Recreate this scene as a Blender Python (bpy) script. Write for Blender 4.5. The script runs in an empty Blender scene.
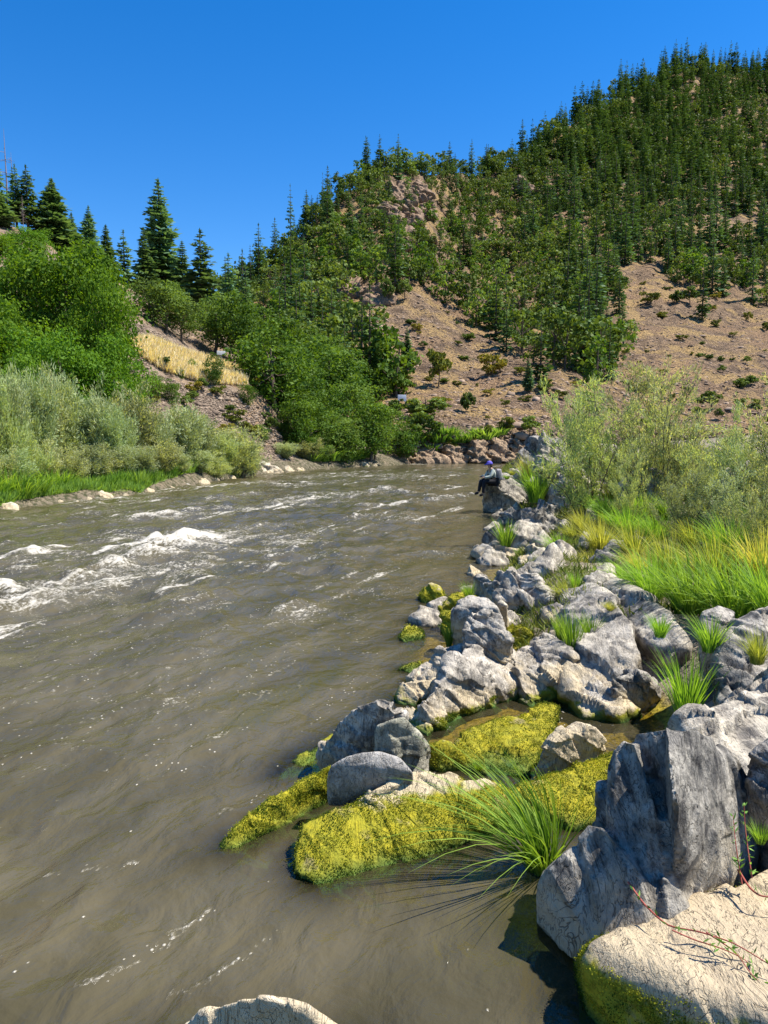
import bpy, bmesh, math, random
import numpy as np
from mathutils import Vector, Matrix
from mathutils.bvhtree import BVHTree

random.seed(7)
R = np.random.RandomState(11)
sc = bpy.context.scene
COL = sc.collection
# ------------------------------------------------------------------ camera maths
H = 2.4; PITCH = math.radians(5.6); F = 739.0
CP, SP = math.cos(PITCH), math.sin(PITCH)

def ray(px, py):
    dx = (px - 384) / F; dy = (512 - py) / F
    return np.array([dx, CP + dy * SP, -SP + dy * CP])

def Pz(px, py, z):
    d = ray(px, py); t = (z - H) / d[2]
    return np.array([0, 0, H]) + d * t

def Pd(px, py, dist):
    d = ray(px, py); t = dist / d[1]
    return np.array([0, 0, H]) + d * t

def proj(p):
    p = np.asarray(p, float)
    x = p[..., 0]; y = p[..., 1]; z = p[..., 2] - H
    f = y * CP - z * SP; u = y * SP + z * CP
    return 384 + F * x / f, 512 - F * u / f

# ------------------------------------------------------------------ numpy noise
_perm = np.random.RandomState(5).permutation(256)
_perm = np.concatenate([_perm, _perm, _perm])
_g = np.random.RandomState(6).normal(size=(256, 3)); _g /= np.linalg.norm(_g, axis=1)[:, None]

def pn(x, y, z=0.0):
    x, y, z = np.broadcast_arrays(np.asarray(x, float), np.asarray(y, float), np.asarray(z, float))
    xi = np.floor(x).astype(int); yi = np.floor(y).astype(int); zi = np.floor(z).astype(int)
    xf = x - xi; yf = y - yi; zf = z - zi
    xi &= 255; yi &= 255; zi &= 255
    f = lambda t: t * t * t * (t * (t * 6 - 15) + 10)
    u, v, w = f(xf), f(yf), f(zf)
    def g(a, b, c):
        h = _perm[_perm[_perm[(xi + a) & 255] + ((yi + b) & 255)] + ((zi + c) & 255)]
        G = _g[h]
        return G[..., 0] * (xf - a) + G[..., 1] * (yf - b) + G[..., 2] * (zf - c)
    l = lambda a, b, t: a + (b - a) * t
    return 1.6 * l(l(l(g(0,0,0), g(1,0,0), u), l(g(0,1,0), g(1,1,0), u), v),
                   l(l(g(0,0,1), g(1,0,1), u), l(g(0,1,1), g(1,1,1), u), v), w)

def fbm(x, y, z=0.0, o=4, ridged=False):
    s = 0; a = 1; t = 0
    for i in range(o):
        n = pn(x * 2**i + 17.3 * i, y * 2**i - 9.1 * i, np.asarray(z) * 2**i + 3.7 * i)
        if ridged: n = 1 - 2 * np.abs(n)
        s = s + a * n; t += a; a *= 0.5
    return s / t

def smooth(a, b, x):
    t = np.clip((x - a) / (b - a), 0, 1); return t * t * (3 - 2 * t)

# ------------------------------------------------------------------ mesh helpers
class MB:
    def __init__(s): s.v = []; s.f = []; s.t = []; s.n = 0
    def add(s, v, f, tone=0.5):
        v = np.asarray(v, float).reshape(-1, 3); f = np.asarray(f, int)
        s.v.append(v); s.f.append(f + s.n)
        s.t.append(np.broadcast_to(np.asarray(tone, float), (len(v),)).copy()); s.n += len(v)
    def mesh(s, name, mat, smooth_=False):
        return mkmesh(name, np.concatenate(s.v), s.f, mat, np.concatenate(s.t), smooth_)

def mkmesh(name, v, flist, mat, tone=None, smooth_=False):
    me = bpy.data.meshes.new(name)
    me.vertices.add(len(v)); me.vertices.foreach_set('co', np.asarray(v, np.float32).ravel())
    loops = np.concatenate([f.ravel() for f in flist]).astype(np.int32)
    cnt = np.concatenate([np.full(len(f), f.shape[1]) for f in flist]).astype(np.int32)
    st = np.concatenate([[0], np.cumsum(cnt)[:-1]]).astype(np.int32)
    me.loops.add(len(loops)); me.loops.foreach_set('vertex_index', loops)
    me.polygons.add(len(cnt)); me.polygons.foreach_set('loop_start', st)
    me.polygons.foreach_set('loop_total', cnt)
    if smooth_: me.polygons.foreach_set('use_smooth', np.ones(len(cnt), bool))
    me.update(calc_edges=True); me.validate()
    if tone is not None:
        a = me.attributes.new('tone', 'FLOAT', 'POINT'); a.data.foreach_set('value', np.asarray(tone, np.float32))
    me.materials.append(mat)
    return me

def link(name, me, parent=None, loc=None):
    o = bpy.data.objects.new(name, me); COL.objects.link(o)
    if parent: o.parent = parent
    if loc is not None: o.location = loc
    return o

def tag(o, label=None, cat=None, group=None, kind=None):
    if label: o['label'] = label
    if cat: o['category'] = cat
    if group: o['group'] = group
    if kind: o['kind'] = kind
    return o

def empty(name, loc, rz=0, sc_=1):
    o = bpy.data.objects.new(name, None); COL.objects.link(o); o.location = loc
    o.rotation_euler = (0, 0, rz); o.empty_display_size = .2
    o.scale = sc_ if hasattr(sc_, '__len__') else (sc_,) * 3
    return o

def norm(a): return a / np.maximum(np.linalg.norm(a, axis=-1, keepdims=True), 1e-9)

def kites(mb, c, ax, wd, ln, w, tone, mid=.45):
    """leaf shaped quads: c base, ax unit direction, wd unit width direction"""
    c = np.asarray(c); n = len(c)
    ln = np.broadcast_to(ln, (n,))[:, None]; w = np.broadcast_to(w, (n,))[:, None] * .5
    m = c + ax * ln * mid
    v = np.stack([c, m + wd * w, c + ax * ln, m - wd * w], 1)
    f = np.arange(n * 4).reshape(n, 4)
    mb.add(v.reshape(-1, 3), f, np.repeat(np.broadcast_to(tone, (n,)), 4))

def tube(mb, path, rad, n=6, tone=.5):
    path = np.asarray(path, float); m = len(path)
    rad = np.broadcast_to(rad, (m,))
    d = norm(np.gradient(path, axis=0))
    up = np.array([0, 0, 1.0]) if abs(d[0][2]) < .9 else np.array([1.0, 0, 0])
    a = norm(np.cross(d, up)); b = np.cross(d, a)
    th = np.arange(n) * 2 * math.pi / n
    v = path[:, None] + rad[:, None, None] * (np.cos(th)[None, :, None] * a[:, None] + np.sin(th)[None, :, None] * b[:, None])
    f = []
    for i in range(m - 1):
        for j in range(n):
            k = (j + 1) % n
            f.append((i*n+j, i*n+k, (i+1)*n+k, (i+1)*n+j))
    mb.add(v.reshape(-1, 3), f, tone)
    mb.add([v[-1].mean(0) + d[-1] * rad[-1] * .5, *v[-1]], [(0, 1 + j, 1 + (j + 1) % n) for j in range(n)], tone)

def randdir(n, rs=R):
    return norm(rs.normal(size=(n, 3)))

# ------------------------------------------------------------------ materials
def newmat(name):
    m = bpy.data.materials.new(name); m.use_nodes = True
    nt = m.node_tree; nt.nodes.clear()
    return m, nt
def N(nt, t, **k):
    n = nt.nodes.new(t)
    for a, b in k.items():
        if a.startswith('i_'): n.inputs[a[2:].replace('_', ' ')].default_value = b
        else: setattr(n, a, b)
    return n
def L(nt, a, b): nt.links.new(a, b)
def rgba(c): return (*c, 1)
def mixc(nt, fac, a, b, mode='MIX'):
    n = nt.nodes.new('ShaderNodeMix'); n.data_type = 'RGBA'; n.blend_type = mode
    for s, x in ((0, fac), (6, a), (7, b)):
        if hasattr(x, 'links') or hasattr(x, 'is_linked'): L(nt, x, n.inputs[s])
        else: n.inputs[s].default_value = x if s == 0 else rgba(x)
    return n.outputs[2]
def mth(nt, op, a, b=None, c=None, clamp=False):
    n = nt.nodes.new('ShaderNodeMath'); n.operation = op; n.use_clamp = clamp
    for i, x in enumerate((a, b, c)):
        if x is None: continue
        if hasattr(x, 'is_linked'): L(nt, x, n.inputs[i])
        else: n.inputs[i].default_value = x
    return n.outputs[0]
def ramp(nt, fac, lo, hi, a=0.0, b=1.0):
    n = nt.nodes.new('ShaderNodeMapRange'); n.interpolation_type = 'SMOOTHSTEP'
    L(nt, fac, n.inputs[0])
    for i, x in enumerate((lo, hi, a, b)): n.inputs[i + 1].default_value = x
    return n.outputs[0]
def noise_(nt, vec, scale, detail=4, rough=.55, dist=0, out=0):
    n = nt.nodes.new('ShaderNodeTexNoise')
    if vec is not None: L(nt, vec, n.inputs['Vector'])
    n.inputs['Scale'].default_value = scale; n.inputs['Detail'].default_value = detail
    n.inputs['Roughness'].default_value = rough; n.inputs['Distortion'].default_value = dist
    return n.outputs[out]
def stretch(nt, vec, scale, rot=(0, 0, 0)):
    n = nt.nodes.new('ShaderNodeMapping'); L(nt, vec, n.inputs[0])
    n.inputs['Scale'].default_value = scale; n.inputs['Rotation'].default_value = rot
    return n.outputs[0]
def finish(nt, col, rough=.8, bump=None, bstr=.5, bdist=.02, spec=.3):
    p = nt.nodes.new('ShaderNodeBsdfPrincipled'); o = nt.nodes.new('ShaderNodeOutputMaterial')
    if hasattr(col, 'is_linked'): L(nt, col, p.inputs['Base Color'])
    else: p.inputs['Base Color'].default_value = rgba(col)
    if hasattr(rough, 'is_linked'): L(nt, rough, p.inputs['Roughness'])
    else: p.inputs['Roughness'].default_value = rough
    p.inputs['Specular IOR Level'].default_value = spec
    if bump is not None:
        b = nt.nodes.new('ShaderNodeBump'); b.inputs['Strength'].default_value = bstr
        b.inputs['Distance'].default_value = bdist; L(nt, bump, b.inputs['Height'])
        L(nt, b.outputs[0], p.inputs['Normal'])
    L(nt, p.outputs[0], o.inputs[0])
    return p

def plain(name, col, rough=.6, var=.15, scale=20, spec=.3):
    m, nt = newmat(name)
    g = N(nt, 'ShaderNodeNewGeometry'); n = noise_(nt, g.outputs['Position'], scale)
    c = mixc(nt, n, tuple(x * (1 - var) for x in col), tuple(min(1, x * (1 + var)) for x in col))
    finish(nt, c, rough, n, .2, .01, spec); return m

def leafmat(name, ca, cb, cc=None, trans=.35, rough=.55, objvar=.25):
    """ca..cb by leaf tone, cc reached by some objects"""
    m, nt = newmat(name)
    at = N(nt, 'ShaderNodeAttribute', attribute_name='tone')
    oi = N(nt, 'ShaderNodeObjectInfo')
    c = mixc(nt, at.outputs['Fac'], ca, cb)
    if cc: c = mixc(nt, ramp(nt, oi.outputs['Random'], .35, 1, 0, .75), c, cc)
    hs = N(nt, 'ShaderNodeHueSaturation'); L(nt, c, hs.inputs['Color'])
    L(nt, mth(nt, 'MULTIPLY_ADD', oi.outputs['Random'], objvar * 2, 1 - objvar), hs.inputs['Value'])
    c = hs.outputs[0]
    p = finish(nt, c, max(rough, .6), spec=.12)
    t = N(nt, 'ShaderNodeBsdfTranslucent'); L(nt, mixc(nt, 1, c, (1.6, 1.5, .5), 'MULTIPLY'), t.inputs[0])
    mx = N(nt, 'ShaderNodeMixShader'); mx.inputs[0].default_value = trans
    o = [n for n in nt.nodes if n.type == 'OUTPUT_MATERIAL'][0]
    L(nt, p.outputs[0], mx.inputs[1]); L(nt, t.outputs[0], mx.inputs[2]); L(nt, mx.outputs[0], o.inputs[0])
    return m

def rockmat(name, dark, light, cream, zc, zm=-9, moss=(.24, .23, .015), strat=(.3, .5, .2), contrast=1, deep=(.02, .09, .02)):
    wm_ = lambda c: (c[0] * 1.08, c[1], c[2] * .86)
    dark, light = wm_(dark), wm_(light)
    m, nt = newmat(name)
    g = N(nt, 'ShaderNodeNewGeometry'); pos = g.outputs['Position']
    sep = N(nt, 'ShaderNodeSeparateXYZ'); L(nt, pos, sep.inputs[0])
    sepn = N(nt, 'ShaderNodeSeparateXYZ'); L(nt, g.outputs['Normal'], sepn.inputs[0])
    s1 = stretch(nt, pos, (6, 1.6, 2.2), strat)
    n1 = noise_(nt, s1, 1.6, 6, .65, .6); n2 = noise_(nt, pos, 9, 5, .6); n3 = noise_(nt, pos, 60, 4, .7)
    n4 = noise_(nt, pos, 2.2, 3, .5)
    c = mixc(nt, ramp(nt, n1, .36, .64), dark, light)
    c = mixc(nt, ramp(nt, n2, .48, .66, 0, .75), c, tuple(min(.8, x * 1.45) for x in light))
    c = mixc(nt, ramp(nt, n3, .3, .5, .55, 0), c, tuple(x * .55 for x in dark))
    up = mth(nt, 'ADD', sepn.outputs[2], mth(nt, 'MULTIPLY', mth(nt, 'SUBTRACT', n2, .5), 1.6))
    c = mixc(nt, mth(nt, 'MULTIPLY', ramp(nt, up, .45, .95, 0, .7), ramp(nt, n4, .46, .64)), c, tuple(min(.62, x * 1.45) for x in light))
    # mineral crust near the water line and on top faces
    z = mth(nt, 'ADD', sep.outputs[2], mth(nt, 'MULTIPLY', mth(nt, 'SUBTRACT', n4, .5), .9))
    z = mth(nt, 'ADD', z, mth(nt, 'MULTIPLY', mth(nt, 'SUBTRACT', n2, .5), .35))
    c = mixc(nt, ramp(nt, z, zc - .12, zc + .12, .9, 0), c, mixc(nt, n3, cream, tuple(x * .8 for x in cream)))
    # thin dark cracks
    v = nt.nodes.new('ShaderNodeTexVoronoi'); v.feature = 'DISTANCE_TO_EDGE'; v.inputs['Scale'].default_value = 1.3
    L(nt, noise_(nt, s1, .9, 4, .6, 1.0, 1), v.inputs['Vector']); v.inputs['Scale'].default_value = 9
    cr = ramp(nt, v.outputs['Distance'], .0, .035, .55, 0)
    c = mixc(nt, cr, c, tuple(x * .3 for x in dark))
    if zm > -5:
        zz = mth(nt, 'ADD', sep.outputs[2], mth(nt, 'MULTIPLY', mth(nt, 'SUBTRACT', n2, .5), .22))
        zz = mth(nt, 'ADD', zz, mth(nt, 'MULTIPLY', mth(nt, 'SUBTRACT', n4, .5), .25))
        mc = mixc(nt, ramp(nt, noise_(nt, pos, 14, 4, .6), .35, .65), moss, (moss[0] * 1.5, moss[1] * 1.35, moss[2]))
        mc = mixc(nt, ramp(nt, noise_(nt, pos, 5, 4, .6), .58, .72, 0, .8), mc, (.30, .24, .12))
        mc = mixc(nt, ramp(nt, sep.outputs[2], -.02, .10, 1, 0), mc, deep)
        c = mixc(nt, ramp(nt, zz, zm - .03, zm + .03, 1, 0), c, mc)
    # wet dark skirt just at the water line
    c = mixc(nt, ramp(nt, sep.outputs[2], .0, .05, .7, 0), c, tuple(x * .3 for x in dark)) if zm < -5 else c
    bh = mth(nt, 'ADD', mth(nt, 'MULTIPLY', n1, .7), mth(nt, 'MULTIPLY', n2, .5))
    bh = mth(nt, 'ADD', bh, mth(nt, 'MULTIPLY', n3, .25))
    bh = mth(nt, 'SUBTRACT', bh, mth(nt, 'MULTIPLY', cr, .5))
    finish(nt, c, .78, bh, .8, .05, .25)
    return m
# ------------------------------------------------------------------ terrain
def grid_mesh(name, Pt, mat, tone=None):
    a, b = Pt.shape[:2]
    idx = np.arange(a * b).reshape(a, b)
    f = np.stack([idx[:-1, :-1], idx[1:, :-1], idx[1:, 1:], idx[:-1, 1:]], -1).reshape(-1, 4)
    return mkmesh(name, Pt.reshape(-1, 3), [f], mat, None if tone is None else tone.ravel(), True)

def upsample(A, k):
    """Catmull-Rom along axis 0, k points per span"""
    n = len(A); pad = np.concatenate([[2 * A[0] - A[1]], A, [2 * A[-1] - A[-2]]])
    out = []
    for i in range(n - 1):
        p0, p1, p2, p3 = pad[i:i + 4]
        for t in np.arange(k) / k:
            # tension softened to stop overshoot
            m1 = (p2 - p0) * .35; m2 = (p3 - p1) * .35
            out.append((2*t**3-3*t**2+1)*p1 + (t**3-2*t**2+t)*m1 + (-2*t**3+3*t**2)*p2 + (t**3-t**2)*m2)
    out.append(A[-1]); return np.array(out)

def CPt(px, e):
    if len(e) == 3:
        z, d, _ = e
        q = Pd(px, 440, d); q[2] = z; return q
    return Pd(px, e[0], e[1])

def loft(cols, k1, k2):
    A = np.array([[CPt(px, e) for e in rows] for px, rows in cols])
    A = upsample(A, k1); A = upsample(A.transpose(1, 0, 2), k2).transpose(1, 0, 2)
    return A

# --- mountain
sky = [(60, 330, 190), (150, 325, 195), (240, 292, 205), (320, 228, 230), (380, 180, 255), (430, 178, 285), (470, 186, 340),
       (520, 160, 400), (560, 138, 440), (620, 104, 500), (690, 74, 560), (768, 78, 600), (870, 95, 640), (1000, 130, 680), (1250, 200, 720)]
cols = []
for px, ps, ds in sky:
    b0 = 75 if 380 <= px <= 560 else 88
    rows = [(-1.4, b0 - 2, 'z'), (.5, b0 + .5, 'z'), (3.0, b0 + 2.2, 'z'), (5.4, b0 + 14, 'z'), (6.2, b0 + 20, 'z')]
    yb = 402
    for f in (.12, .3, .5, .7, .87, 1):
        rows.append((yb + (ps - yb) * f, 104 + (ds - 104) * (f * .75 + .25 * f * f)))
    q = CPt(px, rows[-1]); rows.append((q[2] - 6, ds + 35, 'z')); rows.append((q[2] - 60, ds + 150, 'z'))
    cols.append((px, rows))
MT = loft(cols, 16, 10)
amp = smooth(0, 45, MT[..., 1] - 78)
far = smooth(100, 300, MT[..., 1])
nz = fbm(MT[..., 0] / 45, MT[..., 1] / 60, MT[..., 2] / 60, 4) * (2.2 + 6 * far) + fbm(MT[..., 0] / 9, MT[..., 1] / 12, MT[..., 2] / 12, 5, True) * (1.5 + .8 * far) + 1.6 * fbm(MT[..., 0] / 14, MT[..., 1] / 60, 3, 3, True)
MT[..., 2] += nz * amp
low = (1 - amp) * smooth(74, 78, MT[..., 1])
MT[..., 2] += low * fbm(MT[..., 0] / 4, MT[..., 1] / 4, 0, 4, True) * .7
MT[..., 1] += low * fbm(MT[..., 0] / 3, MT[..., 2] / 2 + 7, 0, 3, True) * 1.0

m_mtn, nt = newmat('mountain_scree')
g = N(nt, 'ShaderNodeNewGeometry'); pos = g.outputs['Position']
a = noise_(nt, pos, .05, 4, .6); b = noise_(nt, pos, .4, 6, .7); c3 = noise_(nt, pos, 2.2, 4, .7); d3 = noise_(nt, pos, .12, 3, .6)
c = mixc(nt, ramp(nt, b, .35, .65), (.17, .115, .072), (.48, .33, .205))
c = mixc(nt, ramp(nt, a, .45, .6), c, (.42, .27, .155))
c = mixc(nt, ramp(nt, d3, .47, .6, 0, .85), c, (.60, .40, .17))
c = mixc(nt, ramp(nt, c3, .38, .55, .85, 0), c, (.085, .062, .05))
c = mixc(nt, ramp(nt, noise_(nt, pos, .23, 5, .7), .62, .7, 0, .7), c, (.10, .11, .04))
sp = N(nt, 'ShaderNodeSeparateXYZ'); L(nt, pos, sp.inputs[0])
sl = mth(nt, 'ADD', sp.outputs[2], mth(nt, 'MULTIPLY', b, 1.5))
c = mixc(nt, ramp(nt, sl, 2.6, 4.4, 1, 0), c, mixc(nt, ramp(nt, c3, .35, .6), (.12, .085, .06), (.34, .25, .17)))
finish(nt, c, .95, mth(nt, 'ADD', b, c3), 1, 1.8, .1)
mountain = tag(link('mountain', grid_mesh('mountain', MT, m_mtn)), kind='structure')

# --- left hill
hc = [(-700, [(-1.2, 11, 'z'), (.4, 12.5, 'z'), (1.1, 19, 'z'), (5, 28, 'z'), (12, 40, 'z'), (17, 50, 'z'), (34, 78, 'z'), (28, 105, 'z'), (0, 150, 'z')]),
      (-260, [(-1.2, 16, 'z'), (.4, 18, 'z'), (1.1, 24, 'z'), (5, 34, 'z'), (12, 46, 'z'), (17, 56, 'z'), (32, 82, 'z'), (26, 110, 'z'), (0, 150, 'z')])]
tb = [(0, 24.6, (470, 31), (400, 42), (320, 55), (280, 65), (225, 90)),
      (70, 28, (463, 34), (403, 44), (335, 56), (300, 66), (262, 92)),
      (140, 32.5, (460, 38), (414, 46), (345, 58), (318, 67), (298, 95)),
      (190, 37.5, (456, 43), (422, 49), (374, 58), (355, 66), (322, 100)),
      (240, 46.5, (455, 50), (425, 54), (386, 60), (374, 68), (340, 105)),
      (290, 55, (455, 59), (434, 63), (408, 68), (398, 76), (368, 108)),
      (340, 63, (453, 67), (440, 71), (425, 79), (414, 90), (398, 113)),
      (390, 70, (454, 75), (446, 80), (436, 88), (428, 96), (418, 113))]
for px, ds, *r in tb:
    z6 = CPt(px, r[-1])[2]
    hc.append((px, [(-1.2, ds - 2, 'z'), (.3, ds, 'z')] + r + [(z6 - 4, r[-1][1] + 20, 'z'), (-4, r[-1][1] + 60, 'z')]))
hc.append((430, [(-1.5, 74, 'z'), (-1, 76, 'z'), (-1, 80, 'z'), (-1, 86, 'z'), (-1, 92, 'z'), (-1, 99, 'z'), (-1, 113, 'z'), (-2, 130, 'z'), (-4, 170, 'z')]))
HL = loft(hc, 26, 14)
am = smooth(1.2, 4, HL[..., 2])
HL[..., 2] += am * (fbm(HL[..., 0] / 9, HL[..., 1] / 9, 0, 4) * 1.1 + fbm(HL[..., 0] / 2.2, HL[..., 1] / 2.2, 0, 4, True) * .35)
HL[..., 2] += (1 - am) * fbm(HL[..., 0] / 1.8, HL[..., 1] / 1.8, 0, 3) * .22
m_hill, nt = newmat('hill_ground')
g = N(nt, 'ShaderNodeNewGeometry'); pos = g.outputs['Position']
b = noise_(nt, pos, 1.1, 6, .7); c3 = noise_(nt, pos, 4.5, 4, .7); d3 = noise_(nt, pos, .25, 3, .6)
c = mixc(nt, ramp(nt, b, .35, .65), (.15, .105, .075), (.38, .29, .21))
c = mixc(nt, ramp(nt, d3, .45, .6, 0, .85), c, mixc(nt, c3, (.26, .16, .09), (.42, .29, .17)))
c = mixc(nt, ramp(nt, c3, .38, .5, .7, 0), c, (.07, .06, .05))
sp = N(nt, 'ShaderNodeSeparateXYZ'); L(nt, pos, sp.inputs[0])
c = mixc(nt, ramp(nt, mth(nt, 'ADD', sp.outputs[2], b), 1.2, 2.0, .85, 0), c, mixc(nt, ramp(nt, c3, .4, .6), (.06, .07, .03), (.24, .20, .14)))
finish(nt, c, .95, mth(nt, 'ADD', b, c3), 1, .35, .1)
hill = tag(link('hill', grid_mesh('hill', HL, m_hill)), kind='structure')

# --- right bank
_sy = [-6, 2.8, 3.7, 4.7, 6.6, 9.7, 14.6, 22, 29.5, 58, 76, 110]
_sx = [3, 1.0, .85, .5, .2, .65, 2.2, 3.4, 4.2, 9, 14, 22]
def Xs(Y): return np.interp(Y, _sy, _sx)
def bankz(X, Y):
    s = X - Xs(Y)
    sf = np.interp(Y, [-6, 3, 4.0, 4.8, 6.6, 8.2, 11, 80], [.1, .1, .5, 1.5, 2.0, .8, .3, .4])
    z = -.07 - .3 * smooth(4.6, 4.1, Y) * (s > -9) + np.minimum(np.clip((s - sf) * .5, 0, 9), np.interp(Y, [0, 7, 14, 22, 40], [.8, .58, .58, .9, 1.2])) + np.clip(s - sf - 1.7, 0, 60) * .07 + np.where(s < 0, s * .55, 0)
    z = np.maximum(z, -1.1)
    wob = smooth(-.5, .5, s - sf)
    return z + fbm(X / .8, Y / .8, 0, 4) * (.03 + .14 * wob)
ys = np.concatenate([np.linspace(-6, 2, 20), np.linspace(2.05, 10, 200), 10 * np.exp(np.linspace(.005, math.log(11), 170))])
ss = np.concatenate([np.linspace(-2.2, 3.5, 200), 3.5 + np.expm1(np.linspace(.02, math.log(60), 90))])
SS, YY = np.meshgrid(ss, ys, indexing='ij'); XX = Xs(YY) + SS
BK = np.stack([XX, YY, bankz(XX, YY)], -1)
m_bank, nt = newmat('bank_ground')
g = N(nt, 'ShaderNodeNewGeometry'); pos = g.outputs['Position']
b = noise_(nt, pos, 3, 6, .7); c3 = noise_(nt, pos, 22, 4, .7)
c = mixc(nt, ramp(nt, b, .4, .6), (.13, .11, .08), (.34, .28, .2))
c = mixc(nt, ramp(nt, c3, .38, .52, .8, 0), c, (.05, .045, .03))
sp = N(nt, 'ShaderNodeSeparateXYZ'); L(nt, pos, sp.inputs[0])
zz = mth(nt, 'ADD', sp.outputs[2], mth(nt, 'MULTIPLY', mth(nt, 'SUBTRACT', b, .5), .12))
c = mixc(nt, ramp(nt, zz, .03, .14, 1, 0), c, mixc(nt, ramp(nt, c3, .4, .6), (.16, .125, .012), (.36, .28, .03)))
c = mixc(nt, ramp(nt, sp.outputs[2], -.22, -.08, 1, 0), c, (.03, .05, .015))
finish(nt, c, .8, mth(nt, 'ADD', b, c3), .8, .04, .2)
bank = tag(link('river_bank', grid_mesh('river_bank', BK, m_bank)), kind='structure')

# --- ground sheet
gx = np.linspace(-3000, 3000, 41); GX, GY = np.meshgrid(gx, gx, indexing='ij')
gd = grid_mesh('ground', np.stack([GX, GY + 1500, np.full_like(GX, -4.2)], -1), m_bank)
tag(link('ground', gd), kind='structure')

def bvh(P):
    a, b = P.shape[:2]; idx = np.arange(a * b).reshape(a, b)
    f = np.stack([idx[:-1, :-1], idx[1:, :-1], idx[1:, 1:], idx[:-1, 1:]], -1).reshape(-1, 4)
    return BVHTree.FromPolygons([tuple(p) for p in P.reshape(-1, 3)], [tuple(int(i) for i in q) for q in f])
BV_M, BV_H, BV_B = bvh(MT), bvh(HL), bvh(BK)
def drop(bv, x, y, default=0.0):
    h = bv.ray_cast(Vector((x, y, 900)), Vector((0, 0, -1)))
    return h[0][2] if h[0] is not None else default
def hit(bv, px, py):
    d = ray(px, py); h = bv.ray_cast(Vector((0, 0, H)), Vector(d))
    return None if h[0] is None else np.array(h[0])

# ------------------------------------------------------------------ river
FD = norm(np.array([.40, .92]))                 # direction of the current (in plan)
az = np.linspace(-math.radians(56), math.radians(50), 620)
rr = np.exp(np.linspace(math.log(.9), math.log(135), 760))
AZ, RR = np.meshgrid(az, rr, indexing='ij')
WX = RR * np.sin(AZ); WY = RR * np.cos(AZ)
al = WX * FD[0] + WY * FD[1]; ac = WX * FD[1] - WY * FD[0]
det = smooth(135, 40, RR)                        # fine ripples only where the mesh can carry them
shore = WX - Xs(WY)
calm = smooth(-.2, -3.2, shore) * .85 + .15      # calmer beside the bank
farcalm = 1 - .75 * smooth(44, 62, RR)
wz = ((1 - np.abs(fbm(al / 1.3, ac / .9, 0, 4)) * 2.2) * .06 + fbm(al / 4.5, ac / 2.4, 3, 3) * .11) * calm * farcalm
rap = smooth(5, 14, RR) * smooth(75, 45, RR) * smooth(-.5, -3, shore)
wz += rap * (.10 * fbm(al / 1.3, ac / 1.1, 8, 4, True) + .05 * fbm(al / .8, ac / .6, 3, 2))
wz += fbm(al / .3, ac / .2, 5, 3) * .014 * calm * smooth(30, 10, RR)
foam = np.zeros_like(wz)
waves = [((0, 582), (48, 552), .22, .5), ((0, 606), (62, 590), .3, .55), ((55, 592), (132, 568), .3, .5), ((95, 560), (150, 546), .18, .4),
         ((122, 564), (206, 540), .36, .55), ((150, 550), (228, 537), .15, .35), ((0, 566), (30, 556), .15, .4), ((-60, 612), (0, 596), .3, .5),
         ((130, 522), (170, 516), .14, .4), ((85, 545), (112, 532), .12, .35), ((180, 515), (216, 507), .16, .4), ((196, 503), (268, 494), .2, .5),
         ((258, 506), (322, 496), .2, .5), ((328, 499), (396, 490), .2, .5), ((378, 491), (440, 500), .2, .5), ((402, 506), (484, 493), .2, .5),
         ((245, 532), (278, 527), .14, .35), ((262, 616), (302, 604), .14, .25), ((300, 562), (342, 552), .12, .3), ((330, 521), (420, 513), .14, .35),
         ((420, 556), (482, 545), .1, .25), ((340, 597), (382, 584), .1, .2), ((430, 472), (476, 476), .15, .5), ((160, 612), (212, 600), .12, .25),
         ((60, 520), (120, 512), .12, .4), ((290, 488), (350, 482), .16, .5), ((350, 510), (380, 507), .14, .4), ((230, 486), (270, 482), .14, .5),
         ((455, 520), (490, 512), .1, .3), ((270, 546), (300, 541), .1, .25), ((120, 640), (150, 634), .08, .18), ((20, 625), (50, 632), .1, .2)]
for (p, q, hh, wd) in waves:
    A = Pz(*p, 0)[:2]; B = Pz(*q, 0)[:2]; D = B - A; ln = np.linalg.norm(D); D = D / ln
    u = (WX - A[0]) * D[0] + (WY - A[1]) * D[1]; v = -(WX - A[0]) * D[1] + (WY - A[1]) * D[0]
    v = v + fbm(u / 1.3, v * 0, A[0], 3) * .5
    e = smooth(-.15 * ln, .2 * ln, u) * smooth(1.15 * ln, .8 * ln, u)
    e = e * (.65 + .5 * pn(u / .8, 0, A[1]))
    pr = np.exp(-(v / wd) ** 2)
    cn = fbm(al / .55, ac / .4, 6, 3); wz += hh * e * pr * (.58 + .6 * cn)
    foam += smooth(-.45, .25, cn) * (e * (np.exp(-((v + .12) / (wd * .5)) ** 2)) * min(1, hh / .19)) * .52 + .24 * e * np.exp(-((v + .5) / (wd * 1.6)) ** 2)
streak = fbm(al / 2.6, ac / .26, 9, 3) * .5 + fbm(al / 9, ac / 1.2, 2, 2) * .5
foam += rap * smooth(.28, .62, fbm(al / 1.3, ac / 1.1, 8, 4, True)) * .36 * smooth(-.1, .3, fbm(al / 8, ac / 4, 1, 2))
foam += smooth(.12, .36, streak) * (.12 + .50 * smooth(4, 10, RR)) * (calm > .3) * (.5 + .5 * smooth(0, -1.0, shore))
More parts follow.
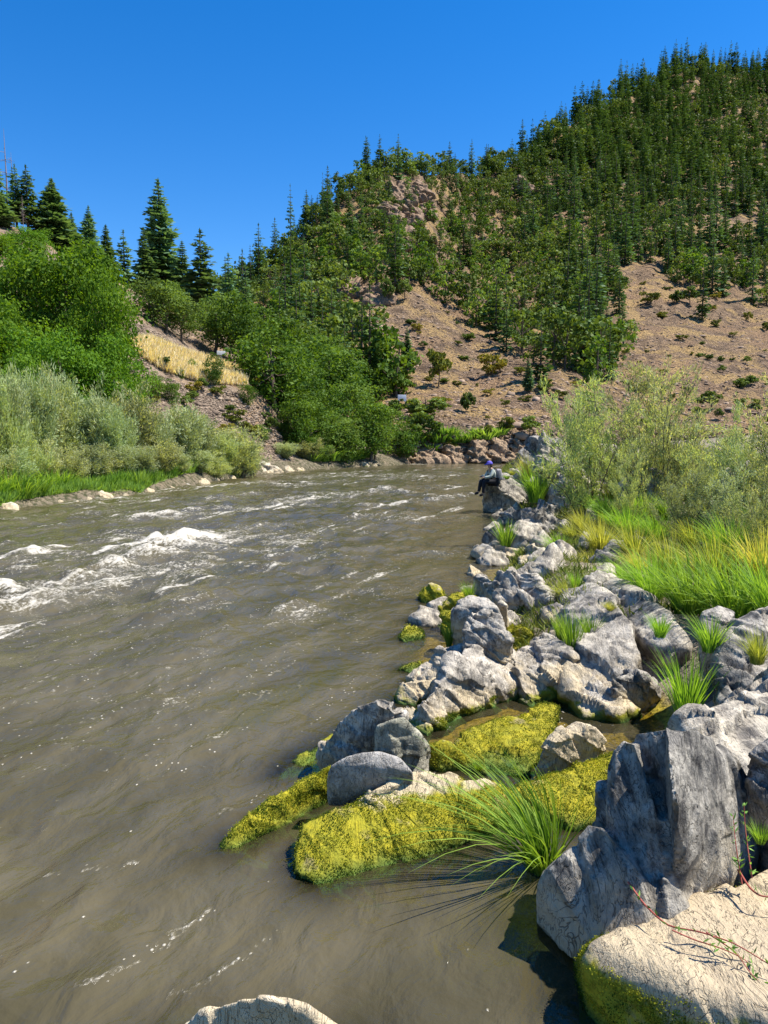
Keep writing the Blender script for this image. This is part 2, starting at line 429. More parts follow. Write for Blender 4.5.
for (p, q, a_) in [((60, 1000), (235, 905), .6), ((150, 1015), (300, 930), .5), ((0, 650), (95, 640), .5), ((60, 730), (160, 700), .5), ((60, 770), (90, 755), .4),
                   ((200, 880), (245, 860), .5), ((25, 875), (160, 862), .55), ((0, 850), (80, 800), .35), ((215, 820), (240, 800), .5), ((240, 700), (262, 692), .5),
                   ((190, 745), (255, 728), .6), ((0, 760), (50, 745), .5), ((330, 690), (350, 680), .4), ((100, 640), (200, 620), .5), ((30, 690), (60, 684), .5)]:
    A = Pz(*p, 0)[:2]; B = Pz(*q, 0)[:2]; D = B - A; ln = np.linalg.norm(D); D /= ln
    u = (WX - A[0]) * D[0] + (WY - A[1]) * D[1]; v = -(WX - A[0]) * D[1] + (WY - A[1]) * D[0]
    v = v + fbm(u / .5, 0, A[0], 3) * .12
    foam += a_ * (.44 + .72 * smooth(6.5, 3.5, RR)) * smooth(-.1 * ln, .2 * ln, u) * smooth(1.1 * ln, .8 * ln, u) * np.exp(-(v / (.018 * ln + .03)) ** 2)
wz *= smooth(.9, 2.2, RR) * .6 + .4
depth = np.clip(-bankz(WX, WY), 0, 2)
depth = np.where(shore < -.9, np.maximum(depth, .7 * smooth(-.9, -1.5, shore)), depth)
wz *= smooth(.02, .5, depth) * .95 + .05
WP = np.stack([WX, WY, wz], -1)
m_water, nt = newmat('river_water')
g = N(nt, 'ShaderNodeNewGeometry'); pos = g.outputs['Position']
rot = N(nt, 'ShaderNodeMapping'); L(nt, pos, rot.inputs[0]); ang = math.atan2(FD[1], FD[0])
rot.vector_type = 'TEXTURE'; rot.inputs['Rotation'].default_value = (0, 0, ang)
rv = rot.outputs[0]
lo_ = stretch(nt, rv, (.45, 1.5, 1)); hi = stretch(nt, rv, (13, 15, 4)); mid = stretch(nt, rv, (2.8, 4.4, 2))
nlo = noise_(nt, lo_, 1, 4, .55); nmid = noise_(nt, mid, 1, 4, .5, .5); nhi = noise_(nt, hi, 1, 3, .6)
at = N(nt, 'ShaderNodeAttribute', attribute_name='tone'); dp = N(nt, 'ShaderNodeAttribute', attribute_name='depth')
bc = mixc(nt, ramp(nt, nlo, .35, .65), (.062, .053, .027), (.100, .084, .046))
bc = mixc(nt, ramp(nt, noise_(nt, stretch(nt, rv, (.25, .9, 1)), 1, 3), .55, .68, 0, .6), bc, (.062, .056, .014))
# foam: broken into blobs
fo = mth(nt, 'MULTIPLY', at.outputs['Fac'], 1.0)
brk = mth(nt, 'ADD', mth(nt, 'MULTIPLY', nmid, .9), mth(nt, 'MULTIPLY', nhi, .9))
fib = noise_(nt, stretch(nt, rv, (5, 13, 6)), 1, 5, .7, .6)
nfine = noise_(nt, stretch(nt, rv, (16, 26, 10)), 1, 3, .7)
th = mth(nt, 'SUBTRACT', mth(nt, 'ADD', mth(nt, 'MULTIPLY', fo, .85), mth(nt, 'ADD', mth(nt, 'MULTIPLY', brk, .85), mth(nt, 'MULTIPLY', fib, 1.1))), 1.61)
th = mth(nt, 'ADD', th, mth(nt, 'MULTIPLY', mth(nt, 'SUBTRACT', nfine, .5), 1.1))
fm = ramp(nt, th, -.08, .5, 0, .86)
vb = nt.nodes.new('ShaderNodeTexVoronoi'); vb.inputs['Scale'].default_value = 26; L(nt, stretch(nt, rv, (.8, 1, 1)), vb.inputs['Vector'])
bub = ramp(nt, vb.outputs['Distance'], .06, .3, 1, 0)
clus = ramp(nt, noise_(nt, stretch(nt, rv, (.55, 4.2, 1)), 1, 3, .55), .56, .66)
wn = nt.nodes.new('ShaderNodeTexWhiteNoise'); L(nt, vb.outputs['Position'], wn.inputs[0])
pick = ramp(nt, mth(nt, 'ADD', wn.outputs[0], mth(nt, 'ADD', mth(nt, 'MULTIPLY', clus, .44), mth(nt, 'MULTIPLY', mth(nt, 'MAXIMUM', mth(nt, 'ADD', fo, .04), 0), 1.5))), 1.0, 1.12)
bubm = mth(nt, 'MULTIPLY', bub, pick)
fm2 = mth(nt, 'MAXIMUM', fm, mth(nt, 'MULTIPLY', bubm, .85))
c = mixc(nt, mth(nt, 'MULTIPLY', fm2, .9), bc, mixc(nt, nhi, (.36, .31, .22), (.85, .81, .72)))
bh = mth(nt, 'ADD', mth(nt, 'MULTIPLY', nmid, .9), mth(nt, 'MULTIPLY', nhi, .12))
bh = mth(nt, 'ADD', bh, mth(nt, 'MULTIPLY', fm2, .25))
p = finish(nt, c, mth(nt, 'MULTIPLY_ADD', fm2, .5, .13), bh, .56, .11, .5)
p.inputs['IOR'].default_value = 1.33
tr = N(nt, 'ShaderNodeBsdfTransparent'); tr.inputs[0].default_value = (.92, .86, .6, 1)
gl = N(nt, 'ShaderNodeBsdfGlossy'); gl.inputs['Roughness'].default_value = .08
bmp = [n for n in nt.nodes if n.type == 'BUMP'][0]; L(nt, bmp.outputs[0], gl.inputs['Normal'])
fr = N(nt, 'ShaderNodeFresnel'); fr.inputs[0].default_value = 1.33; L(nt, bmp.outputs[0], fr.inputs['Normal'])
clr = N(nt, 'ShaderNodeMixShader'); L(nt, fr.outputs[0], clr.inputs[0]); L(nt, tr.outputs[0], clr.inputs[1]); L(nt, gl.outputs[0], clr.inputs[2])
op = mth(nt, 'SUBTRACT', 1, mth(nt, 'EXPONENT', mth(nt, 'MULTIPLY', dp.outputs['Fac'], -5.5)))
op = mth(nt, 'MAXIMUM', op, fm2)
mx = N(nt, 'ShaderNodeMixShader'); L(nt, op, mx.inputs[0]); L(nt, clr.outputs[0], mx.inputs[1]); L(nt, p.outputs[0], mx.inputs[2])
o = [n for n in nt.nodes if n.type == 'OUTPUT_MATERIAL'][0]; L(nt, mx.outputs[0], o.inputs[0])
foam = np.maximum(foam, 0) - .30 * smooth(6.5, 3.5, RR)
wm = grid_mesh('river', WP, m_water, np.clip(foam, -.3, 1.2))
da = wm.attributes.new('depth', 'FLOAT', 'POINT'); da.data.foreach_set('value', depth.ravel().astype(np.float32))
tag(link('river', wm), kind='structure')
# ------------------------------------------------------------------ vegetation generators
m_bark = plain('bark', (.11, .085, .065), .9, .4, 12, .1)
m_deadbark = plain('dead_bark', (.24, .19, .17), .9, .35, 12, .1)
m_con_near = leafmat('conifer_needles', (.05, .11, .05), (.18, .28, .12), (.11, .20, .12), .25)
m_con_far = leafmat('conifer_needles_far', (.030, .072, .022), (.115, .195, .055), (.075, .14, .06), .2)
m_maple = leafmat('maple_leaves', (.025, .080, .006), (.165, .28, .020), (.09, .19, .018), .4, objvar=.15)
m_oak = leafmat('oak_leaves', (.035, .075, .012), (.145, .205, .040), (.12, .16, .035), .3, objvar=.35)
m_decid = leafmat('broadleaf_leaves', (.026, .080, .010), (.14, .23, .028), (.12, .17, .04), .35, objvar=.35)
m_will_silver = leafmat('willow_leaves_silver', (.19, .24, .10), (.50, .55, .31), (.25, .33, .15), .3)
m_will_green = leafmat('willow_leaves_green', (.10, .14, .045), (.66, .67, .36), (.28, .36, .14), .4)
m_grass = leafmat('sedge_blades', (.05, .14, .012), (.38, .55, .09), (.20, .36, .05), .4, objvar=.15)
m_grass_y = leafmat('yellow_grass_blades', (.09, .16, .02), (.50, .50, .12), (.46, .42, .12), .4, objvar=.12)
m_dry = leafmat('dry_grass_blades', (.62, .52, .32), (.85, .75, .54), None, .3, objvar=.05)
m_shrub = leafmat('shrub_leaves', (.055, .085, .012), (.20, .22, .035), (.24, .19, .03), .3)
m_rush = leafmat('bright_rush', (.06, .15, .015), (.20, .36, .06), (.24, .34, .08), .4)

def conifer_meshes(seed, h, Rm, layers, nb, seg, mat, name='crown', sparse=0, low=.08):
    rs = np.random.RandomState(seed); mb = MB()
    for i in range(layers):
        t = (i + rs.rand() * .6) / layers
        z = h * (low + (1 - low) * t)
        prof = Rm * (1 - t) ** .75 * (.55 + .45 * min(1, t * 6)) * rs.uniform(.72, 1.1) + .02 * h * .3
        k = max(3, int(nb * (1 - .5 * t)))
        a = rs.rand() * 6.28 + np.arange(k) * 6.28 / k + rs.normal(size=k) * .25
        if sparse: a = a[rs.rand(k) > sparse]; k = len(a)
        if not k: continue
        Ln = prof * rs.uniform(.55, 1.15, k)
        for s in range(seg):
            u = (s + .35) / seg
            dr = -.25 * u * Ln - .12 * Ln + .25 * (1 - t) * 0
            up = np.stack([np.cos(a), np.sin(a), -.3 + .15 * rs.normal(size=k) + .5 * t], 1); up = norm(up)
            c = np.stack([np.cos(a) * Ln * u * .85, np.sin(a) * Ln * u * .85, z + dr + .35 * t * Ln * u], 1)
            side = np.stack([-np.sin(a), np.cos(a), 0 * a], 1)
            for sg in ((-1, 1) if seg > 1 else (0,)):
                ax = norm(up + side * sg * rs.uniform(.5, 1.1, (k, 1)) + rs.normal(size=(k, 3)) * .15)
                wd = norm(np.cross(ax, np.array([0, 0, 1.0])) + rs.normal(size=(k, 3)) * .6)
                ln = Ln * (.95 if seg == 1 else .5 * (1.25 - .5 * u)) + .05
                kites(mb, c, ax, wd, ln, ln * (.95 if seg == 1 else .6), rs.uniform(.1, .9, k) * .7 + .3 * u, .5)
    kites(mb, np.array([[0, 0, h * .93]] * 3), np.array([[0.05, 0, 1]] * 3), randdir(3, rs) * [1, 1, 0], h * .075, h * .02, .5)
    me = mb.mesh(name, mat)
    tb = MB(); tube(tb, [(0, 0, -h * .06), (0, 0, h * .3), (.02 * h * .2, 0, h * .97)], [h * .018, h * .013, h * .002], 6)
    return me, tb.mesh('trunk', m_bark, True)

def broad_meshes(seed, h, w, ncl, nleaf, leaf, mat, low=.12, lean=0, kite=.7):
    rs = np.random.RandomState(seed); mb = MB(); tb = MB()
    base = np.array([0, 0, 0.]); rx = w / 2; cz = h * (low + (1 - low) / 2); rz = h * (1 - low) / 2
    cl = []
    while len(cl) < ncl:
        d = rs.normal(size=3); d /= np.linalg.norm(d); r = rs.uniform(.3, 1) ** .6 * rs.uniform(.85, 1.18)
        p = np.array([d[0] * rx * .82 * r, d[1] * rx * .82 * r, cz + d[2] * rz * .84 * r])
        if d[2] < 0: p[0] *= .95; 
        cl.append((p, rs.uniform(.08, .22) * w * (1.15 - .35 * (p[2] / h))))
    for p, r in cl:
        cb = rs.normal() * .2; n = int(nleaf * (r / (.22 * w)) ** 2)
        d = randdir(n, rs); d[:, 2] = np.abs(d[:, 2]) * np.where(rs.rand(n) < .75, 1, -1)
        rad = r * rs.uniform(.5, 1.08, n)[:, None] * (1 + .25 * pn(d[:, 0] * 2 + p[0], d[:, 1] * 2, d[:, 2] * 2)[:, None])
        c = p + d * rad * [1, 1, .8]
        nrm = norm(d * .8 + rs.normal(size=(n, 3)) * .75 + [0, 0, .1])
        ax = norm(np.cross(nrm, rs.normal(size=(n, 3)))); wd = np.cross(nrm, ax)
        ls = leaf * rs.uniform(.6, 1.35, n)
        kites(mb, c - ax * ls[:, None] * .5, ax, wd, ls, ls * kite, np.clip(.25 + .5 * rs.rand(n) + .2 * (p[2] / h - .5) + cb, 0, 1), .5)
    tr = [np.array([0, 0, -.05 * h]), np.array([rs.normal() * .02 * h, rs.normal() * .02 * h, h * .25]), np.array([rs.normal() * .04 * h, rs.normal() * .04 * h, h * .7])]
    tube(tb, tr, [h * .026, h * .02, h * .007], 7)
    for p, r in cl[:9]:
        s = tr[1] + (tr[2] - tr[1]) * rs.uniform(0, .6)
        m = (s + p) / 2 + rs.normal(size=3) * .04 * h + [0, 0, -.03 * h]
        tube(tb, [s, m, p], [h * .010, h * .006, h * .002], 5)
    return mb.mesh('crown', mat), tb.mesh('trunk', m_bark, True)

def willow_meshes(seed, h, w, nst, nleaf, ll, lw, mat, lean=.5, basew=.25, low=.22):
    rs = np.random.RandomState(seed); mb = MB(); tb = MB()
    for i in range(nst):
        a = rs.rand() * 6.28; tilt = rs.uniform(.05, 1) ** .8
        Lh = h * rs.uniform(.48, 1.06) * (1 - .22 * tilt)
        b = np.array([math.cos(a), math.sin(a), 0])
        p0 = b * basew * rs.rand() + [0, 0, -.12]
        rch = b * (w / 2) * tilt * lean * 2
        ts = np.linspace(0, 1, 7)
        wob = rs.normal(size=(7, 3)) * .04 * h * ts[:, None]
        path = p0 + rch * (ts ** 1.3)[:, None] + np.array([0, 0, 1]) * (Lh * (ts - .12 * ts ** 3 * tilt))[:, None] + wob
        tube(tb, path, np.linspace(.014, .002, 7) * h / 2.6, 5)
        # twigs
        paths = [(path, low)]
        for k in range(9):
            t = rs.uniform(.22, .9); j = int(t * 6); s = path[j] + (path[j + 1] - path[j]) * (t * 6 - j)
            d = norm(np.array([rs.normal() * .8, rs.normal() * .8, .75]) + b * .3) * h * rs.uniform(.09, .24)
            tw = np.array([s, s + d * .5 + rs.normal(size=3) * .02 * h, s + d])
            tube(tb, tw, [.005 * h / 2.6, .003 * h / 2.6, .001], 4)
            paths.append((tw, .1))
        for pth, l0 in paths:
            n = int(nleaf / nst / 4.6 * (1.2 if pth is path else .75))
            t = rs.uniform(l0, 1, n) ** .85 * (len(pth) - 1); j = np.minimum(t.astype(int), len(pth) - 2); fr_ = (t - j)[:, None]
            c = pth[j] * (1 - fr_) + pth[j + 1] * fr_
            dd = norm(pth[j + 1] - pth[j])
            ax = norm(dd * 1.0 + randdir(n, rs) * .7 + [0, 0, .15]); wd = norm(np.cross(ax, randdir(n, rs)))
            s = rs.uniform(.6, 1.25, n)
            kites(mb, c + randdir(n, rs) * ll * .9, ax, wd, ll * s, lw * s, np.clip(rs.rand(n) * .8 + .2 * (c[:, 2] / h), 0, 1), .45)
    return mb.mesh('foliage', mat), tb.mesh('stem', m_bark, True)

def tuft_mesh(seed, n, Lb, spread, droop, w, mat, base=.06, wind=(0, 0), stiff=1.4, minL=.45, name='grass'):
    rs = np.random.RandomState(seed); mb = MB(); sg = 7
    a = rs.rand(n) * 6.283; sp = spread * rs.rand(n) ** .7; Ls = Lb * rs.uniform(minL, 1, n)
    d = np.stack([np.cos(a), np.sin(a)], 1)
    t = np.linspace(0, 1, sg)
    hor = (sp * Ls)[:, None] * t[None] ** stiff
    b = d * (base * np.sqrt(rs.rand(n)))[:, None]
    X = b[:, 0:1] + d[:, 0:1] * hor + wind[0] * Ls[:, None] * t[None] ** 2
    Y = b[:, 1:2] + d[:, 1:2] * hor + wind[1] * Ls[:, None] * t[None] ** 2
    dr = droop * rs.uniform(.3, 1.2, n) * (sp / max(spread, .01) * .7 + .3)
    Z = Ls[:, None] * (t[None] * np.sqrt(np.clip(1 - (sp * .6) ** 2, .2, 1))[:, None] - dr[:, None] * t[None] ** 2.6) - .04
    P = np.stack([X, Y, Z], -1) + rs.normal(size=(n, 1, 3)) * .012 * Lb * t[None, :, None] ** 2
    tw = a + 1.57 + rs.normal(size=n) * .5
    W = np.stack([np.cos(tw), np.sin(tw), rs.normal(size=n) * .2], 1)[:, None] * (w * .5 * rs.uniform(.6, 1.3, n))[:, None, None] * ((1 - t ** 2.2) * .95 + .05)[None, :, None]
    V = np.stack([P - W, P + W], 2)           # n, sg, 2, 3
    idx = np.arange(n * sg * 2).reshape(n, sg, 2)
    f = np.stack([idx[:, :-1, 0], idx[:, :-1, 1], idx[:, 1:, 1], idx[:, 1:, 0]], -1).reshape(-1, 4)
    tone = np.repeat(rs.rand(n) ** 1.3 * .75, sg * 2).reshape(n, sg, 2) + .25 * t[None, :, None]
    mb.add(V.reshape(-1, 3), f, tone.ravel()); return mb.mesh(name, mat)

def snag_mesh(seed, h, nb=26, r=.011):
    rs = np.random.RandomState(seed); tb = MB()
    tube(tb, [(0, 0, -1), (.01 * h, 0, h * .5), (0, .01 * h, h)], [h * r, h * r * .7, h * .001], 6)
    for i in range(nb):
        z = h * rs.uniform(.25, .95); a = rs.rand() * 6.28; l = (h - z) * .16 + .04 * h * rs.rand()
        tube(tb, [(0, 0, z), (math.cos(a) * l, math.sin(a) * l, z - l * .1 + rs.normal() * .1)], [h * .0022, h * .0006], 4)
    return tb.mesh('dead_tree', m_deadbark)

def inst(name, parts, loc, s, rz, label, cat, group=None):
    """parts: list of (part name, mesh)"""
    r = empty(name, loc, rz, s); tag(r, label, cat, group)
    for pn_, me in parts: link(pn_, me, r)
    return r
# ------------------------------------------------------------------ rocks
CREAM = (.58, .47, .30)
rk_grey = rockmat('rock_grey', (.12, .117, .117), (.34, .33, .315), CREAM, .30)
rk_greym = rockmat('rock_grey_mossy_foot', (.13, .127, .127), (.37, .355, .335), CREAM, .22, .07)
rk_dark = rockmat('rock_dark', (.075, .075, .08), (.27, .265, .26), CREAM, .26)
rk_boulder = rockmat('rock_boulder', (.05, .051, .056), (.26, .257, .25), (.50, .42, .30), .34, strat=(.2, .35, .6))
rk_pale = rockmat('rock_pale', (.25, .225, .20), (.50, .455, .38), CREAM, .35, .06)
rk_high = rockmat('rock_bank', (.13, .125, .125), (.40, .38, .345), CREAM, -2)
rk_oval = rockmat('rock_blue_grey', (.20, .205, .215), (.30, .30, .31), (.2, .2, .2), -3)
rk_green = rockmat('rock_green_grey', (.16, .17, .15), (.33, .335, .29), (.4, .36, .28), .12)
rk_moss = rockmat('rock_mossy', (.20, .18, .15), (.42, .38, .31), CREAM, .9, .34)
rk_mossy_low = rockmat('rock_mossy_top_bare', (.20, .18, .15), (.45, .41, .34), CREAM, .45, .24)
rk_ledge = rockmat('rock_ledge', (.16, .15, .16), (.46, .38, .27), (.50, .40, .26), 1.2, .27)
rk_far = rockmat('rock_far_shore', (.11, .08, .06), (.32, .24, .17), (.3, .24, .16), -3)
m_mosstuft = leafmat('moss_fronds', (.04, .08, .008), (.34, .34, .028), None, .35, .8, .1)

def remeshed(pts, vox):
    bm = bmesh.new()
    for p in pts: bm.verts.new(tuple(p))
    r = bmesh.ops.convex_hull(bm, input=bm.verts[:])
    junk = list({g for g in r['geom_interior'] + r['geom_unused'] if isinstance(g, bmesh.types.BMVert) and g.is_valid})
    if junk: bmesh.ops.delete(bm, geom=junk, context='VERTS')
    bmesh.ops.recalc_face_normals(bm, faces=bm.faces[:])
    me = bpy.data.meshes.new('tmp'); bm.to_mesh(me); bm.free(); return me

def eval_remesh(me, vox):
    o = bpy.data.objects.new('tmp', me); COL.objects.link(o)
    md = o.modifiers.new('r', 'REMESH'); md.mode = 'VOXEL'; md.voxel_size = vox
    dg = bpy.context.evaluated_depsgraph_get(); ev = o.evaluated_get(dg)
    m2 = bpy.data.meshes.new_from_object(ev)
    bpy.data.objects.remove(o); return m2

MOSS_ROCKS = []
def rock(label, hulls, mat, deep=.35, base=-.3, amp=1.0, rough=1.0, res=70, name='rock', cat='rock', group='rocks along the near bank', strat=(.6, .3, .75), dist=None, rnd=.0, sm=1, flat=False, soft=0):
    """hulls: list of point lists (px,py,z). Back faces are carried away from the camera and down to the bed."""
    me0 = bpy.data.meshes.new('j'); bmj = bmesh.new(); allp = []
    if not isinstance(hulls[0][0], (list, tuple)): hulls = [hulls]
    for pts in hulls:
        W = []
        for px, py, z in pts:
            p = Pz(px, py, z) if dist is None else Pd(px, py, dist + z)
            h = ray(px, py); hh = norm(np.array([h[0], h[1], 0]))
            W.append(p)
            q = p + hh * deep * .6 + np.array([0, 0, h[2] / np.linalg.norm(h[:2]) * deep * .6 - .02])
            W.append(q); W.append(q * [1, 1, 0] + [0, 0, base if dist is None else p[2] - 1.2])
            W.append(p * [1, 1, 0] + hh * .04 + [0, 0, min(p[2], base + .0) if p[2] < .15 and dist is None else p[2] - .05])
        W = np.array(W); allp.append(W); m = remeshed(W, 0); bmj.from_mesh(m)
    bmj.to_mesh(me0); bmj.free()
    A = np.concatenate(allp); ext = (A.max(0) - A.min(0)); size = float(np.sort(ext)[1])
    vox = max(float(ext.max()) / res, .006)
    me = eval_remesh(me0, vox)
    n = len(me.vertices); co_ = np.empty(n * 3, np.float32); me.vertices.foreach_get('co', co_); v = co_.reshape(-1, 3).astype(float)
    # smooth by laplacian (keeps edges softly rounded)
    ed = np.empty(len(me.edges) * 2, np.int32); me.edges.foreach_get('vertices', ed); ed = ed.reshape(-1, 2)
    deg = np.bincount(ed.ravel(), minlength=n)[:, None]
    def lap(x, k, f=.6):
        for _ in range(k):
            s = np.zeros_like(x); np.add.at(s, ed[:, 0], x[ed[:, 1]]); np.add.at(s, ed[:, 1], x[ed[:, 0]])
            x = x + f * (s / np.maximum(deg, 1) - x)
        return x
    v = lap(v, 1 + int(sm * 2) + int(rnd * 20))
    me.vertices.foreach_set('co', v.astype(np.float32).ravel()); me.update()
    nn = np.empty(n * 3, np.float32); me.vertices.foreach_get('normal', nn); nn = nn.reshape(-1, 3)
    nn = norm(lap(nn.astype(float), 3))
    s = 1 / max(size, .12)
    sd_ = R.uniform(0, 50, 3); q = v + sd_
    a3 = norm(np.array(strat)); pr = (q @ a3)
    b3 = norm(np.cross(a3, [.2, 1, .1])); c3_ = np.cross(a3, b3)
    pb, pc = q @ b3, q @ c3_
    f1 = fbm(pr * s * 2.2, pb * s * .8, pc * s * .8, 4, True)          # layered grooves
    f2 = fbm(q[:, 0] * s * 1.4, q[:, 1] * s * 1.4, q[:, 2] * s * 1.4, 4)
    f3 = fbm(q[:, 0] * s * 6, q[:, 1] * s * 6, q[:, 2] * s * 6, 3, True)
    gro = smooth(.45, .9, fbm(pr * s * 4.5, pb * s * .9, pc * s * .9 + 4, 3, True))
    k = size * .1 * amp
    # broken planes: every cell tilts its own way, cells are drawn out along the bedding
    fac = np.zeros(n)
    qq = np.stack([pr * 1.9, pb, pc], 1)
    jit = np.stack([fbm(q[:, 0] * s * 3, q[:, 1] * s * 3, q[:, 2] * s * 3 + o_, 2) for o_ in (0, 9, 18)], 1) * size * .10
    for ns_, am_ in ((11, .9), (48, .5), (170, .24)):
        lo_, hi_ = qq.min(0), qq.max(0); sd = R.uniform(lo_, hi_, (ns_, 3)); W3 = R.normal(size=(ns_, 3)); O3 = R.normal(size=ns_)
        cell = np.empty(n, int)
        for c0 in range(0, n, 8000): cell[c0:c0 + 8000] = np.argmin(((qq[c0:c0 + 8000, None] + jit[c0:c0 + 8000, None] - sd[None]) ** 2).sum(-1), 1)
        rad_ = (np.prod(np.maximum(hi_ - lo_, 1e-3)) / ns_) ** (1 / 3)
        fac += am_ * (.45 * O3[cell] + .9 * ((qq - sd[cell]) * W3[cell]).sum(1) / rad_ * .6)
    fac = np.clip(fac, -2, 2) * (1 - .75 * min(1, rnd))
    if soft: fac = lap(fac[:, None], 2)[:, 0]
    dsp = k * (.16 * f2 + 1.25 * fac + .26 * rough * (f1 - .2) + .14 * rough * f3 - .22 * rough * gro)
    if flat: dsp = dsp * (.2 + .8 * (nn[:, 2] < .5))
    v = v + nn * dsp[:, None]
    me.vertices.foreach_set('co', v.astype(np.float32).ravel())
    me.polygons.foreach_set('use_smooth', np.ones(len(me.polygons), bool)); me.update()
    me.materials.clear(); me.materials.append(mat); me.name = name
    c = v.mean(0); c[2] = v[:, 2].min()
    v2 = v - c; me.vertices.foreach_set('co', v2.astype(np.float32).ravel()); me.update()
    o = link(name, me, loc=tuple(c)); tag(o, label, cat, group)
    bpy.data.meshes.remove(me0)
    o['_n'] = 0; del o['_n']
    return o, v, nn

def moss(o, v, nn, zmax, count, sz=.016, poly=None, up=.0, lo=-.02):
    """velvety fronds on the mossy part of a rock; a child named moss"""
    c = np.array(o.location)
    noise1 = fbm(v[:, 0] * 3, v[:, 1] * 3, v[:, 2] * 3, 3) * .10
    ok = (v[:, 2] + noise1 < zmax) & (v[:, 2] > lo) & (nn[:, 2] > up)
    ok &= pn(v[:, 0] * 5, v[:, 1] * 5, 3) > -.6
    ok &= fbm(v[:, 0] * 9, v[:, 1] * 9, v[:, 2] * 9, 3) > -.22
    idx = np.where(ok)[0]
    if len(idx) < 10: return
    i = R.choice(idx, count)
    lum = fbm(v[i, 0] * 14, v[i, 1] * 14, v[i, 2] * 14, 2)
    p = v[i] + R.normal(size=(count, 3)) * sz * .6 + nn[i] * (np.clip(lum, -.1, 1) * sz * 1.2)[:, None] - c
    ax = norm(nn[i] * .15 + R.normal(size=(count, 3)) * .6 + [.1, 0, .1]); wd = norm(np.cross(ax, randdir(count)))
    sz *= .66; s = sz * R.uniform(.5, 1.5, count)
    mb = MB(); kites(mb, p - ax * .3 * s[:, None], ax, wd, s, s * .75, np.clip(.42 + lum * .9 + fbm(v[i, 0] * 4, v[i, 1] * 4, 5, 2) * .7 + R.normal(size=count) * .18 - .75 * smooth(.10, -.01, v[i, 2]), 0, 1))
    tag(link('moss', mb.mesh('moss', m_mosstuft), o), kind='stuff')

# foreground boulder
r = rock('large dark grey boulder with deep grooves and a white crown, right foreground',
 [[(664, 724, 1.05), (690, 727, 1.05), (714, 736, .94), (731, 760, .74), (752, 800, .48), (758, 850, .30), (727, 878, .34), (692, 868, .51), (674, 800, .86), (668, 755, 1.0)],
  [(634, 732, .95), (664, 726, 1.02), (672, 780, .82), (690, 862, .46), (660, 850, .50), (640, 790, .70), (630, 750, .84)],
  [(606, 765, .80), (612, 748, .88), (624, 737, .94), (638, 742, .94), (652, 790, .78), (674, 852, .54), (674, 925, .31), (640, 900, .38), (612, 838, .55), (605, 826, .56)],
  [(541, 883, .30), (546, 868, .40), (561, 851, .48), (578, 842, .50), (612, 900, .36), (600, 962, .14), (586, 956, .1), (560, 925, .1)],
  [(576, 836, .54), (588, 823, .60), (604, 826, .62), (640, 870, .52), (682, 905, .36), (652, 952, .24), (606, 955, .18), (588, 885, .40)]],
 rk_boulder, deep=.3, base=-.1, amp=.22, rough=1.6, res=190, sm=1.5, soft=1, strat=(.85, .25, -.3), name='boulder', cat='boulder')
r = rock('cream stained rock ledge with yellow moss on its waterside, bottom right corner',
 [[(586, 962, .08), (594, 966, .24), (645, 950, .27), (705, 922, .30), (768, 868, .36), (900, 860, .38), (1000, 1100, .4), (900, 978, .33), (760, 966, .31), (690, 958, .30), (602, 954, .28),
   (590, 978, .06), (604, 1016, .0), (640, 1060, .0), (720, 1085, .0), (900, 1095, .0)]], rk_ledge, deep=.16, amp=.15, rough=1.6, res=210, soft=1, base=-.3, name='rock_ledge', cat='rock ledge')
moss(*r, .28, 60000, .010, up=-.2)
r = rock('long pale grey slab rising behind the big foreground boulder',
 [[(688, 728, .6), (705, 712, .66), (728, 700, .72), (752, 688, .8), (800, 668, .85), (900, 700, .8), (900, 860, .45), (768, 850, .42), (742, 800, .48), (712, 750, .52)]],
 rk_high, deep=.5, amp=.55, rough=.9, res=110)
rock('rounded grey boulder cut by the right edge, beside the big boulder',
 [[(746, 768, .72), (751, 752, .8), (768, 737, .88), (800, 725, .92), (850, 780, .8), (800, 815, .6), (768, 806, .6), (750, 790, .64)]], rk_dark, deep=.25, amp=.5, rough=.6, rnd=.4, base=.2)
rock('shaded angular rock under the right hand sedge, behind the small tuft',
 [[(718, 668, .66), (728, 645, .78), (748, 632, .86), (772, 628, .9), (830, 640, .9), (830, 700, .6), (768, 690, .55), (735, 712, .48), (716, 700, .5)]], rk_dark, deep=.4, amp=.7, base=.2)
rock('pale rock capped with lichen at the right edge below the sedge',
 [[(738, 628, .85), (746, 614, .93), (768, 605, 1.0), (820, 600, 1.0), (820, 640, .8), (765, 634, .8)]], rk_high, deep=.4, amp=.6, base=.4)
rock('rounded slate grey stone behind the small green tuft',
 [[(700, 622, .88), (704, 612, .95), (718, 607, 1.0), (733, 612, .96), (738, 630, .85), (722, 648, .75), (704, 640, .78)]], rk_grey, deep=.3, amp=.4, rnd=.6, base=.4)
rock('long white crested rock ridge running down to the small tuft',
 [[(596, 581, .62), (610, 575, .68), (627, 583, .70), (642, 598, .70), (668, 610, .70), (680, 625, .64), (690, 645, .50), (672, 656, .42), (640, 640, .46), (612, 612, .48), (598, 596, .5)]],
 rk_high, deep=.35, amp=.6, base=.1, res=90)
r = rock('broad tilted grey slab in the middle of the bank, left of the ridge rock',
 [[(560, 592, .5), (592, 588, .62), (615, 600, .66), (634, 625, .62), (640, 655, .45), (636, 690, .2), (618, 716, .06), (580, 716, .04), (566, 700, .06), (564, 680, .2), (577, 650, .4), (582, 620, .5)]],
 rk_greym, deep=.4, amp=.6, res=110)
rock('small dark wedge of rock at the foot of the broad slab',
 [[(610, 704, .12), (614, 680, .32), (628, 671, .38), (648, 676, .34), (656, 688, .2), (640, 702, .06), (622, 710, .03)]], rk_dark, deep=.2, amp=.6)
